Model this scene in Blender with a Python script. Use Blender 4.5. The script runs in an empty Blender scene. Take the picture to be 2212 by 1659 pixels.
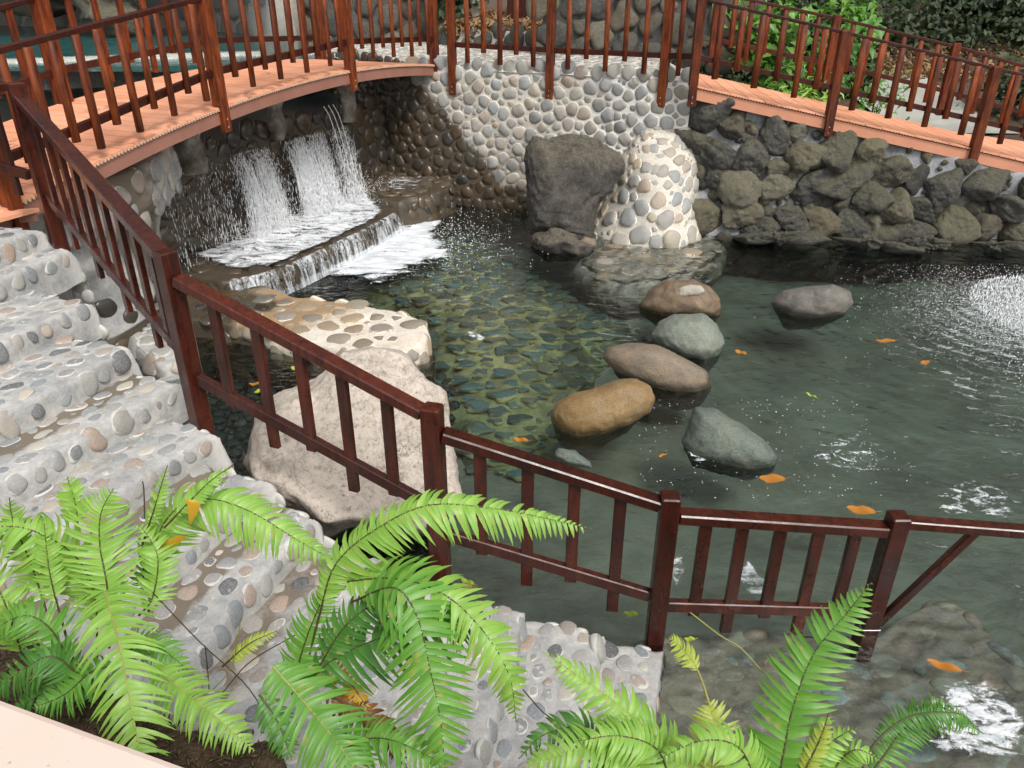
import bpy, bmesh, math, random
import numpy as np
from math import radians, sin, cos, pi, tan, atan2
random.seed(7); RNG = np.random.default_rng(7)
scn = bpy.context.scene
col = scn.collection

# ------------------------------------------------------------------ camera
# metres; pool surface is z = 0.  at() turns a point of the 2212 px wide picture into a place on a real level
FP, CX, CY, PT, HC = 1700.0, 1106.0, 829.5, radians(28), 3.6
cam = bpy.data.cameras.new('camera'); camo = bpy.data.objects.new('camera', cam); col.objects.link(camo)
camo.location = (0, 0, HC); camo.rotation_euler = (pi/2 - PT, 0, 0)
cam.sensor_width = 36; cam.lens = 36*FP/2212; cam.clip_end = 900; cam.clip_start = .02
scn.camera = camo
def ray(x, y):
    a = (x-CX)/FP; b = (CY-y)/FP
    return np.array((a, cos(PT)+b*sin(PT), -sin(PT)+b*cos(PT)))
def at(x, y, z):
    r = ray(x, y); t = (z-HC)/r[2]; return np.array((r[0]*t, r[1]*t, z))
def atY(x, y, Y):
    r = ray(x, y); t = Y/r[1]; return np.array((r[0]*t, Y, HC+r[2]*t))
def on_line(x, y, A, B):
    """where the sight line meets the upright plane through A and B"""
    r = ray(x, y); d = np.array((B[0]-A[0], B[1]-A[1])); n = np.array((d[1], -d[0]))
    t = (n[0]*A[0]+n[1]*A[1])/(n[0]*r[0]+n[1]*r[1]); return np.array((r[0]*t, r[1]*t, HC+r[2]*t))

# ------------------------------------------------------------------ noise
def _h(i, j, k, s):
    n = (i*374761393 + j*668265263 + k*2147483647 + s*974634777) & 0xffffffff
    n = ((n ^ (n >> 13))*1274126177) & 0xffffffff
    n = (n ^ (n >> 16)) & 0xffffffff
    return n/2147483647.5 - 1.0
def vnoise(P, s=0):
    P = np.asarray(P, float); F = np.floor(P).astype(np.int64); f = P-F; f = f*f*(3-2*f); r = 0
    for a in (0, 1):
        wx = f[:, 0] if a else 1-f[:, 0]
        for b in (0, 1):
            wy = f[:, 1] if b else 1-f[:, 1]
            for c in (0, 1):
                wz = f[:, 2] if c else 1-f[:, 2]
                r = r + wx*wy*wz*_h(F[:, 0]+a, F[:, 1]+b, F[:, 2]+c, s)
    return r
def fbm(P, oct=3, s=0, g=.5):
    P = np.asarray(P, float); r = 0; a = 1
    for o in range(oct):
        r = r + a*vnoise(P*(2**o)+o*17.3, s+o); a *= g
    return r

# ------------------------------------------------------------------ mesh builder
class MB:
    def __init__(s): s.v = []; s.q = []; s.t = []; s.qm = []; s.tm = []; s.a = []; s.n = 0; s.qs = []; s.ts = []
    def add(s, V, Q=None, T=None, m=0, att=None, smooth=True):
        V = np.asarray(V, float).reshape(-1, 3)
        if att is None: att = np.zeros((len(V), 4))
        else:
            att = np.asarray(att, float)
            if att.ndim == 1: att = np.tile(att, (len(V), 1))
        s.v.append(V); s.a.append(att)
        if Q is not None and len(Q):
            Q = np.asarray(Q); s.q.append(Q+s.n); s.qm.append(np.full(len(Q), m)); s.qs.append(np.full(len(Q), smooth))
        if T is not None and len(T):
            T = np.asarray(T); s.t.append(T+s.n); s.tm.append(np.full(len(T), m)); s.ts.append(np.full(len(T), smooth))
        s.n += len(V)
    def grid(s, P, m=0, att=None, flip=False, smooth=True):
        a, b = P.shape[:2]; I = np.arange(a*b).reshape(a, b)
        Q = np.stack([I[:-1, :-1], I[1:, :-1], I[1:, 1:], I[:-1, 1:]], -1).reshape(-1, 4)
        if flip: Q = Q[:, ::-1]
        s.add(P.reshape(-1, 3), Q=Q, m=m, att=None if att is None else att.reshape(-1, 4), smooth=smooth)
    def beam(s, p0, p1, w, h, up=(0, 0, 1), bev=.006, m=0, off=(0, 0), seg=1):
        """chamfered timber from p0 to p1; w across, h along up"""
        p0 = np.array(p0, float); p1 = np.array(p1, float); d = p1-p0; L = np.linalg.norm(d); d /= L
        up = np.array(up, float); sd = np.cross(d, up); sd /= np.linalg.norm(sd); u = np.cross(sd, d)
        p0 = p0+sd*off[0]+u*off[1]
        a, b = w/2, h/2; c = bev
        prof = [(-a+c, -b), (a-c, -b), (a, -b+c), (a, b-c), (a-c, b), (-a+c, b), (-a, b-c), (-a, -b+c)]
        k = 1-c/min(a, b)
        rings = [(0, k), (c, 1), (L-c, 1), (L, k)]
        V = np.array([[p0+d*t+sd*x*f+u*y*f for x, y in prof] for t, f in rings]).reshape(-1, 3)
        Q = [];
        for r in range(3):
            for i in range(8):
                j = (i+1) % 8; Q.append((r*8+i, r*8+j, (r+1)*8+j, (r+1)*8+i))
        for base, fl in ((0, True), (24, False)):
            for a4 in ((0, 1, 2, 3), (0, 3, 4, 7), (7, 4, 5, 6)):
                z = [base+i for i in a4]; Q.append(tuple(z[::-1] if fl else z))
        s.add(V, Q=Q, m=m, smooth=False)
    def pole(s, p0, p1, r0, r1, n=12, m=0, squash=1.0, wob=0.0, sd=None):
        p0 = np.array(p0, float); p1 = np.array(p1, float); d = p1-p0; L = np.linalg.norm(d); d /= L
        if sd is None: sd = np.cross(d, (0, 1, .01)); sd /= np.linalg.norm(sd)
        sd = np.array(sd, float); u = np.cross(d, sd)
        V = []
        ts = [0, .004/L, .5, 1-.004/L, 1]; K = [.85, 1, 1, 1, .85]
        for t, k in zip(ts, K):
            r = (r0+(r1-r0)*t)*k
            for i in range(n):
                A = 2*pi*i/n; V.append(p0+d*L*t+(sd*cos(A)+u*sin(A)*squash)*r*(1+wob*sin(3*A+t*4)))
        V.append(p0); V.append(p1); Q = []; T = []
        for k in range(len(ts)-1):
            for i in range(n):
                j = (i+1) % n; Q.append((k*n+i, k*n+j, (k+1)*n+j, (k+1)*n+i))
        e = len(ts)*n
        for i in range(n):
            j = (i+1) % n; T.append((e, j, i)); T.append((e+1, (len(ts)-1)*n+i, (len(ts)-1)*n+j))
        s.add(V, Q=Q, T=T, m=m)
    def tube(s, pts, rad, n=6, m=0, att=None):
        pts = np.array(pts, float); k = len(pts)
        if np.isscalar(rad): rad = [rad]*k
        V = []
        for i in range(k):
            d = pts[min(i+1, k-1)]-pts[max(i-1, 0)]; d = d/(np.linalg.norm(d)+1e-9)
            a = np.cross(d, (.3, .2, .93)); a /= np.linalg.norm(a)+1e-9; b = np.cross(d, a)
            for j in range(n):
                A = 2*pi*j/n; V.append(pts[i]+(a*cos(A)+b*sin(A))*rad[i])
        Q = [(i*n+j, i*n+(j+1) % n, (i+1)*n+(j+1) % n, (i+1)*n+j) for i in range(k-1) for j in range(n)]
        s.add(V, Q=Q, m=m, att=att)
    def build(s, name, mats, parent=None):
        V = np.concatenate(s.v); A = np.concatenate(s.a)
        nq = sum(len(x) for x in s.q); nt = sum(len(x) for x in s.t)
        loops = []; starts = []; tot = []; mi = []; sm = []; c = 0
        if nq:
            Q = np.concatenate(s.q); loops.append(Q.ravel()); starts.append(np.arange(nq)*4); mi.append(np.concatenate(s.qm)); sm.append(np.concatenate(s.qs)); c = nq*4
        if nt:
            T = np.concatenate(s.t); loops.append(T.ravel()); starts.append(c+np.arange(nt)*3); mi.append(np.concatenate(s.tm)); sm.append(np.concatenate(s.ts))
        me = bpy.data.meshes.new(name)
        if parent is not None: V = V-np.array(parent.location)
        L = np.concatenate(loops).astype(np.int32)
        me.vertices.add(len(V)); me.vertices.foreach_set('co', V.ravel().astype(np.float32))
        me.loops.add(len(L)); me.loops.foreach_set('vertex_index', L)
        me.polygons.add(nq+nt); me.polygons.foreach_set('loop_start', np.concatenate(starts).astype(np.int32))
        me.polygons.foreach_set('material_index', np.concatenate(mi).astype(np.int32))
        me.polygons.foreach_set('use_smooth', np.concatenate(sm).astype(bool))
        me.update(calc_edges=True); me.validate()
        at_ = me.attributes.new('att', 'FLOAT_COLOR', 'POINT')
        if len(me.vertices) == len(A): at_.data.foreach_set('color', A.ravel().astype(np.float32))
        for m in (mats if isinstance(mats, (list, tuple)) else [mats]): me.materials.append(m)
        o = bpy.data.objects.new(name, me); col.objects.link(o)
        if parent is not None: o.parent = parent
        return o

def tag(o, label=None, cat=None, group=None, kind=None):
    if label: o['label'] = label
    if cat: o['category'] = cat
    if group: o['group'] = group
    if kind: o['kind'] = kind
    return o
def thing(name, loc, label, cat, group=None):
    o = bpy.data.objects.new(name, None); o.empty_display_size = .1; col.objects.link(o); o.location = tuple(float(x) for x in loc)
    return tag(o, label, cat, group)

# ------------------------------------------------------------------ materials
class NT:
    def __init__(s, name):
        s.m = bpy.data.materials.new(name); s.m.use_nodes = True; s.t = s.m.node_tree; s.t.nodes.clear()
        s.out = s.t.nodes.new('ShaderNodeOutputMaterial')
    def n(s, typ, ins=None, **kw):
        x = s.t.nodes.new('ShaderNode'+typ)
        for k, v in kw.items(): setattr(x, k, v)
        for k, v in (ins or {}).items(): s.set(x.inputs[k], v)
        return x
    def set(s, sock, v):
        if isinstance(v, bpy.types.NodeSocket): s.t.links.new(v, sock)
        elif isinstance(v, bpy.types.Node): s.t.links.new(v.outputs[0], sock)
        else:
            if isinstance(v, (tuple, list)) and len(v) == 3 and sock.type == 'RGBA': v = (*v, 1)
            sock.default_value = v
    def math(s, op, a, b=0.0, c=None, clamp=False):
        x = s.n('Math', operation=op, use_clamp=clamp); s.set(x.inputs[0], a); s.set(x.inputs[1], b)
        if c is not None: s.set(x.inputs[2], c)
        return x.outputs[0]
    def mix(s, f, a, b, typ='MIX'):
        x = s.n('Mix', data_type='RGBA', blend_type=typ); s.set(x.inputs[0], f); s.set(x.inputs[6], a); s.set(x.inputs[7], b); return x.outputs[2]
    def ramp(s, f, stops, interp='LINEAR'):
        x = s.n('ValToRGB'); s.set(x.inputs[0], f); e = x.color_ramp; e.interpolation = interp
        while len(e.elements) > 1: e.elements.remove(e.elements[-1])
        for i, (p, c) in enumerate(stops):
            el = e.elements[0] if i == 0 else e.elements.new(p)
            el.position = p; c = (c, c, c) if np.isscalar(c) else c; el.color = (*c, 1)
        return x.outputs[0]
    def coord(s, kind='Object', sc=None, rot=None):
        c = s.n('TexCoord').outputs[kind]
        if sc is None: return c
        m = s.n('Mapping', {'Vector': c}); m.inputs['Scale'].default_value = sc
        if rot: m.inputs['Rotation'].default_value = rot
        return m.outputs[0]
    def noise(s, vec, sc, det=4, rough=.55, dist=0):
        return s.n('TexNoise', {'Vector': vec, 'Scale': sc, 'Detail': det, 'Roughness': rough, 'Distortion': dist}).outputs[0]
    def bsdf(s, color, rough=.6, bump=None, bs=.3, bd=.01, **kw):
        p = s.n('BsdfPrincipled', {'Base Color': color, 'Roughness': rough})
        for k, v in kw.items(): s.set(p.inputs[k], v)
        if bump is not None:
            b = s.n('Bump', {'Height': bump, 'Strength': bs, 'Distance': bd}); s.t.links.new(b.outputs[0], p.inputs['Normal'])
        return p
    def fin(s, sh):
        s.t.links.new(sh.outputs[0] if isinstance(sh, bpy.types.Node) else sh, s.out.inputs[0]); return s.m
def att(nt):
    a = nt.n('Attribute', attribute_name='att'); sp = nt.n('SeparateColor'); nt.t.links.new(a.outputs['Color'], sp.inputs[0]); return sp.outputs

PAL = [(0, (.10, .105, .11)), (.13, (.26, .27, .275)), (.27, (.40, .385, .35)), (.36, (.23, .255, .28)), (.5, (.33, .35, .33)), (.6, (.45, .40, .33)),
       (.68, (.30, .30, .29)), (.78, (.42, .30, .22)), (.84, (.28, .30, .31)), (.93, (.58, .53, .43)), (1, (.34, .24, .20))]
WETP = [(0, (.10, .075, .05)), (.2, (.16, .115, .07)), (.4, (.075, .08, .08)), (.6, (.20, .13, .07)), (.8, (.12, .12, .11)), (1, (.24, .17, .09))]
def m_pebble(name, pal=PAL, mortar=(.55, .54, .50), rough=.62, gain=1.0, rimw=1.0):
    """att: R = mortar smear, G = wet, B = grime"""
    t = NT(name); a = att(t); isl = t.n('NewGeometry').outputs['Random Per Island']; co = t.coord()
    c = t.ramp(isl, pal, 'CONSTANT' if False else 'LINEAR')
    if gain != 1: c = t.mix(1.0, c, (gain, gain, gain), 'MULTIPLY')
    n1 = t.noise(co, 14, 5); n2 = t.noise(co, 90, 3)
    c = t.mix(t.math('MULTIPLY', n1, .55), c, t.mix(1.0, c, (.55, .55, .57), 'MULTIPLY'))
    c = t.mix(t.ramp(n2, [(.45, 0), (.8, .35)]), c, (.6, .58, .54))
    rim = t.math('MULTIPLY', t.math('ADD', a[0], t.math('MULTIPLY', t.math('SUBTRACT', t.noise(co, 30, 3), .5), 1.4)), rimw)
    rim = t.ramp(rim, [(.45, 0), (.62, 1)])
    c = t.mix(rim, c, mortar)
    wn = t.math('ADD', a[1], t.math('MULTIPLY', t.math('SUBTRACT', t.noise(co, 3, 4), .5), .5))
    wet = t.ramp(wn, [(.35, 0), (.6, 1)])
    wc = t.mix(.45, t.ramp(isl, WETP), t.mix(1.0, c, (.22, .19, .15), 'MULTIPLY')); wc = t.mix(1.0, wc, (.6, .6, .6), 'MULTIPLY')
    c = t.mix(wet, c, wc)
    gr = t.ramp(t.math('ADD', a[2], t.math('MULTIPLY', t.math('SUBTRACT', t.noise(co, 9, 4), .5), .6)), [(.4, 0), (.75, .75)])
    c = t.mix(gr, c, (.17, .135, .095))
    r = t.math('SUBTRACT', rough, t.math('MULTIPLY', wet, .38))
    return t.fin(t.bsdf(c, r, t.math('ADD', n1, t.math('MULTIPLY', n2, .3)), .25, .01))
def m_mortar(name, colr=(.56, .55, .52), dark=(.33, .33, .325), wetc=(.10, .075, .045), grime=(.20, .16, .11)):
    t = NT(name); a = att(t); co = t.coord(); n1 = t.noise(co, 3.5, 6, .65); n2 = t.noise(co, 28, 5, .7); n3 = t.noise(co, 120, 3)
    c = t.mix(t.ramp(n1, [(.35, 0), (.68, 1)]), dark, colr)
    c = t.mix(t.ramp(n2, [(.35, .5), (.6, 0)]), c, t.mix(1.0, c, (.72, .72, .73), 'MULTIPLY'))
    c = t.mix(t.math('MULTIPLY', a[0], 1.0), c, (.74, .72, .68))
    gr = t.ramp(t.math('ADD', a[2], t.math('MULTIPLY', t.math('SUBTRACT', t.noise(co, 6, 5, .7), .5), .7)), [(.4, 0), (.6, .9)])
    c = t.mix(gr, c, t.mix(n2, grime, (.12, .09, .06)))
    wet = t.ramp(t.math('ADD', a[1], t.math('MULTIPLY', t.math('SUBTRACT', t.noise(co, 3, 4), .5), .5)), [(.35, 0), (.6, 1)])
    c = t.mix(wet, c, t.mix(n2, wetc, (.05, .045, .035)))
    r = t.math('SUBTRACT', .85, t.math('MULTIPLY', wet, .5))
    h = t.math('ADD', t.math('MULTIPLY', n2, 1.0), t.math('MULTIPLY', n3, .35))
    return t.fin(t.bsdf(c, r, h, .5, .015))
def m_wood(name, a, b, rough=.38, coat=.25):
    t = NT(name); co = t.coord('Object'); isl = t.n('NewGeometry').outputs['Random Per Island']
    g = t.noise(t.coord('Object', (30, 30, 4)), 1.0, 6, .62, .35); g2 = t.noise(co, 3.0, 4); g3 = t.noise(t.coord('Object', (160, 160, 9)), 1.0, 3)
    c = t.mix(t.ramp(t.math('ADD', t.math('MULTIPLY', g, .75), t.math('MULTIPLY', g2, .3)), [(.38, 0), (.64, 1)]), a, b)
    c = t.mix(t.math('MULTIPLY', g2, .45), c, t.mix(1.0, c, (.5, .45, .42), 'MULTIPLY'))
    c = t.mix(t.ramp(g3, [(.56, 0), (.72, .35)]), c, t.mix(1.0, c, (.35, .3, .3), 'MULTIPLY'))
    rnd = t.n('ObjectInfo').outputs['Random']; c = t.mix(rnd, t.mix(1.0, c, (.62, .58, .55), 'MULTIPLY'), t.mix(1.0, c, (1.2, 1.25, 1.2), 'MULTIPLY'))
    wr = t.noise(co, 11, 6, .75, .5); c = t.mix(t.ramp(wr, [(.60, 0), (.68, .55)]), c, t.mix(1.0, c, (1.9, 2.2, 2.2), 'MULTIPLY'))
    r = t.math('ADD', rough, t.math('MULTIPLY', t.math('SUBTRACT', wr, .45), .9))
    return t.fin(t.bsdf(c, r, t.math('ADD', g, g3), .12, .004, **{'Coat Weight': coat, 'Specular IOR Level': .35, 'Coat Roughness': .14}))
def m_deck(name='terracotta composite'):
    t = NT(name); co = t.coord(); isl = t.n('NewGeometry').outputs['Random Per Island']; n = t.noise(co, 2.5, 5, .6); n2 = t.noise(co, 60, 3)
    c = t.mix(isl, (.72, .31, .17), (.84, .40, .24)); c = t.mix(t.ramp(n, [(.5, 0), (.8, .4)]), c, (.52, .22, .13))
    st = t.noise(co, 1.4, 7, .7, .6); c = t.mix(t.ramp(st, [(.585, 0), (.615, .7)]), c, (.36, .145, .085)); c = t.mix(t.ramp(t.noise(co, 16, 5, .8), [(.55, 0), (.75, .3)]), c, (.80, .47, .33))
    return t.fin(t.bsdf(c, .6, n2, .15, .004))
def m_simple(name, c1, c2, sc=8, rough=.7, bs=.3, bd=.01, sc2=60, **kw):
    t = NT(name); co = t.coord(); n = t.noise(co, sc, 6, .6); n2 = t.noise(co, sc2, 4, .6)
    c = t.mix(t.ramp(n, [(.3, 0), (.7, 1)]), c1, c2)
    return t.fin(t.bsdf(c, rough, t.math('ADD', n, t.math('MULTIPLY', n2, .5)), bs, bd, **kw))
def m_lava(name, c1=(.022, .021, .02), c2=(.085, .08, .07), moss=(.13, .12, .05), pale=.22, gain=1):
    t = NT(name); a = att(t); co = t.coord(); isl = t.n('NewGeometry').outputs['Random Per Island']
    n1 = t.noise(co, 4.5, 6, .7); n2 = t.noise(co, 40, 5, .75)
    v = t.n('TexVoronoi', {'Vector': co, 'Scale': 60.0}).outputs[0]
    c = t.mix(t.ramp(n1, [(.35, 0), (.7, 1)]), c1, c2)
    c = t.mix(.72, c, t.ramp(isl, [(0, (.03, .03, .029)), (.25, (.10, .096, .085)), (.45, (.05, .049, .045)), (.6, (.20, .18, .115)), (.75, (.08, .078, .072)), (.88, (.16, .13, .085)), (1, (.25, .235, .18))])) if pale > 0 else c
    up = t.n('NewGeometry').outputs['Normal']; z = t.n('SeparateXYZ', {0: up}).outputs[2]
    mo = t.math('MULTIPLY', t.ramp(n2, [(.42, 0), (.6, 1)]), t.ramp(t.math('ADD', z, t.math('MULTIPLY', isl, .5)), [(.25, 0), (1, .75)]))
    c = t.mix(mo, c, moss)
    c = t.mix(t.ramp(v, [(.0, .8), (.22, 0)]), c, (.02, .02, .02))
    n5 = t.noise(co, 22, 5, .8, .4); c = t.mix(t.ramp(n5, [(.54, 0), (.68, .6)]), c, (.22, .215, .18)); c = t.mix(t.ramp(n5, [(.30, .8), (.44, 0)]), c, (.012, .012, .011))
    wet = t.ramp(a[1], [(.3, 0), (.6, 1)])
    c = t.mix(wet, c, t.mix(1.0, c, (.35, .33, .32), 'MULTIPLY'))
    h = t.math('ADD', t.math('MULTIPLY', t.math('ADD', n2, t.math('MULTIPLY', n5, 1.6)), 1.2), t.math('ADD', t.math('MULTIPLY', t.ramp(v, [(0, 0), (.3, 1)]), .5), n1))
    return t.fin(t.bsdf(c, t.math('SUBTRACT', .9, t.math('MULTIPLY', wet, .45)), h, .7, .03))
def m_stone(name, c1, c2, c3, sc=3, wetc=.45, waterline=True, rough=.6, speck=.5):
    """river boulder: darker and glossier where the pool wets it, a hand above the water"""
    t = NT(name); co = t.coord(); n1 = t.noise(co, sc, 5, .6, .6); n2 = t.noise(co, 60, 4, .7); n3 = t.noise(co, 260, 2)
    c = t.mix(t.ramp(n1, [(.32, 0), (.68, 1)]), c1, c2); c = t.mix(t.ramp(t.noise(co, sc*2.3, 5, .65), [(.5, 0), (.75, .8)]), c, c3)
    c = t.mix(t.ramp(n2, [(.36, speck), (.52, 0)]), c, t.mix(1.0, c, (.4, .4, .4), 'MULTIPLY')); c = t.mix(t.ramp(t.noise(co, 9, 7, .8, 1.5), [(.5, 0), (.62, .45)]), c, t.mix(1.0, c, (.55, .52, .5), 'MULTIPLY'))
    c = t.mix(t.ramp(n3, [(.6, 0), (.8, .3)]), c, (.6, .58, .52))
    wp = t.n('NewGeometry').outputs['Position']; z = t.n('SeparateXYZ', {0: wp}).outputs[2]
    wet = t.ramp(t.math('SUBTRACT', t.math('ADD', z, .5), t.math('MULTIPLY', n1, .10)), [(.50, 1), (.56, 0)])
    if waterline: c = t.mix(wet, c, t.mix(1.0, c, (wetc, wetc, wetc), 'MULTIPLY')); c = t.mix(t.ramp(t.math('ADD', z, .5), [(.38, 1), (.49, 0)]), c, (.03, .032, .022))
    return t.fin(t.bsdf(c, t.math('SUBTRACT', rough, t.math('MULTIPLY', wet, .35)), t.math('ADD', n1, t.math('MULTIPLY', n2, .6)), .6, .02))
def m_leaf(name, c1, c2, tr=.35, rough=.42, under=None):
    t = NT(name); isl = t.n('NewGeometry').outputs['Random Per Island']; co = t.coord(); a = att(t)
    n = t.noise(co, 40, 3)
    c = t.mix(isl, c1, c2); c = t.mix(t.math('MULTIPLY', n, .35), c, t.mix(1.0, c, (.6, .65, .5), 'MULTIPLY'))
    c = t.mix(a[0], c, (.42, .40, .10))
    p = t.bsdf(c, rough, n, .1, .003); tl = t.n('BsdfTranslucent', {'Color': t.mix(1.0, c, (1.25, 1.3, .7), 'MULTIPLY')})
    mx = t.n('MixShader', {0: tr}); t.t.links.new(p.outputs[0], mx.inputs[1]); t.t.links.new(tl.outputs[0], mx.inputs[2])
    return t.fin(mx)

M = {}
M['peb'] = m_pebble('river pebbles in grey mortar'); M['mort'] = m_mortar('grey cement mortar')
WPAL = [(0, (.20, .195, .18)), (.15, (.33, .325, .30)), (.3, (.42, .39, .33)), (.42, (.28, .30, .31)), (.55, (.37, .355, .31)), (.66, (.30, .28, .24)), (.78, (.42, .33, .25)), (.88, (.32, .34, .34)), (1, (.48, .42, .33))]
M['pebw'] = m_pebble('wall pebbles', WPAL, mortar=(.62, .60, .54), rimw=.8)
M['mortw'] = m_mortar('pale wall mortar', (.60, .56, .48), (.44, .41, .35))
M['pebf'] = m_pebble('cream pebbles', [(0, (.30, .31, .30)), (.2, (.36, .355, .31)), (.4, (.42, .33, .24)), (.55, (.27, .29, .29)), (.7, (.42, .36, .27)), (.85, (.32, .325, .30)), (1, (.46, .36, .22))], (.78, .74, .66), rimw=.85)
M['mortf'] = m_mortar('white cream mortar', (.68, .64, .55), (.52, .48, .41))
M['pebp'] = m_pebble('platform pebbles', [(0, (.20, .17, .12)), (.2, (.30, .22, .13)), (.4, (.22, .20, .16)), (.6, (.34, .25, .15)), (.8, (.25, .24, .21)), (1, (.40, .30, .18))], (.68, .60, .48), rimw=.75)
M['mortp'] = m_mortar('ochre stained mortar', (.76, .72, .66), (.62, .53, .40), grime=(.50, .29, .11))
M['pebu'] = m_pebble('drowned cobbles', [(0, (.06, .09, .09)), (.2, (.16, .23, .23)), (.4, (.09, .11, .10)), (.6, (.23, .19, .12)), (.8, (.15, .25, .26)), (1, (.30, .27, .19))], (.62, .52, .25), rimw=.7)
M['mortu'] = m_mortar('drowned yellow mortar', (.72, .61, .30), (.30, .25, .14), grime=(.10, .09, .06))
M['pebs'] = m_pebble('terrace cobbles', [(0, (.17, .155, .14)), (.2, (.30, .27, .23)), (.4, (.36, .25, .19)), (.6, (.20, .25, .25)), (.8, (.38, .31, .22)), (1, (.26, .34, .33))], (.36, .30, .23), rimw=.5)
M['mortsub'] = m_mortar('silty terrace mortar', (.34, .29, .235), (.22, .19, .15), grime=(.20, .165, .125))
M['wood'] = m_wood('dark red stained timber', (.105, .018, .007), (.030, .0065, .0035), .30, .25)
M['woodo'] = m_wood('orange brown stained timber', (.27, .055, .008), (.060, .0105, .003), .55, .0)
M['woodm'] = m_wood('worn red brown timber', (.080, .0135, .005), (.026, .005, .003), .42, .1)
M['deck'] = m_deck()
M['fascia'] = m_simple('brown fascia board', (.27, .12, .085), (.34, .16, .115), 4, .55, .1, .004)
M['fasciap'] = m_simple('salmon fascia board', (.55, .235, .14), (.62, .28, .17), 4, .55, .1, .004)
M['hollow'] = m_simple('hollow board ends', (.03, .018, .012), (.05, .03, .02))
M['boardend'] = m_simple('board end lips', (.50, .36, .24), (.6, .42, .3))
M['lava'] = m_lava('dark lava rock'); M['lavab'] = m_lava('grey basalt wall rock', (.05, .05, .047), (.15, .15, .135), (.13, .12, .07), .4)
M['lavadk'] = m_lava('charcoal boulder rock', (.045, .040, .037), (.135, .12, .105), (.20, .17, .10), 0)
M['mortl'] = m_mortar('grey lava wall mortar', (.40, .41, .42), (.17, .175, .18))
M['mortd'] = m_mortar('dark joint mortar', (.10, .10, .09), (.04, .04, .04))
M['conc'] = m_simple('rough pale concrete', (.33, .30, .24), (.48, .45, .38), 3, .85, .7, .03)
M['soil'] = m_simple('dark brown soil', (.055, .032, .020), (.13, .08, .05), 14, .95, 1, .04)
def m_ledge():
    t = NT('pink plastered ledge'); co = t.coord(); n = t.noise(co, 5, 5, .6); c = t.mix(n, (.64, .50, .42), (.74, .60, .52)); s = t.noise(co, 85, 3, .6)
    c = t.mix(t.ramp(s, [(.69, 0), (.73, .8)]), c, (.36, .24, .17)); c = t.mix(t.ramp(t.noise(co, 9, 6, .8, 2), [(.60, 0), (.72, .35)]), c, (.50, .37, .29))
    return t.fin(t.bsdf(c, .7, t.noise(co, 200, 3), .12, .002))
M['ledge'] = m_ledge()
M['white'] = m_simple('white water', (.90, .93, .95), (.97, .98, .99), 20, .35, .1, .01)
M['sand'] = m_simple('grey green silt', (.33, .24, .205), (.58, .44, .365), 1.1, .95, .6, .03, 45)
M['bolt'] = m_simple('galvanised bolt', (.35, .35, .34), (.5, .5, .5), 8, .4, .1, .002, Metallic=.8)
M['metal'] = m_simple('grey plastic pipe', (.4, .4, .4), (.5, .5, .48), 8, .5, .05, .002)
M['fern'] = m_leaf('bright fern green', (.25, .47, .075), (.36, .60, .12)); M['fernd'] = m_leaf('deep fern green', (.07, .22, .035), (.13, .33, .06))
M['ferny'] = m_leaf('yellow green fern', (.40, .50, .07), (.50, .56, .12)); M['fernm'] = m_leaf('middle fern green', (.13, .35, .045), (.21, .45, .08))
M['dead'] = m_leaf('yellow orange dying leaf', (.80, .50, .06), (.70, .36, .04), .3); M['brownf'] = m_leaf('brown dead fern leaf', (.33, .13, .03), (.20, .08, .025), .2)
M['rach'] = m_simple('dark fern stem', (.045, .03, .015), (.09, .06, .03), 30, .5, .1, .002); M['rachg'] = m_simple('olive fern midrib', (.26, .24, .07), (.34, .34, .10), 30, .5, .1, .002)
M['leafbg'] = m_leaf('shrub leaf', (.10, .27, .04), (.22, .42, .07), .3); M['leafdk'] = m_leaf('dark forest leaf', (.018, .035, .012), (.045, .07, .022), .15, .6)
M['litter'] = m_leaf('fallen dry leaf', (.22, .12, .05), (.40, .25, .12), .1, .7); M['orange'] = m_leaf('orange fallen leaf', (.55, .23, .03), (.45, .17, .03), .15, .45)
M['lime'] = m_leaf('lime fallen leaf', (.45, .55, .06), (.38, .5, .06), .2)

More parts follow.
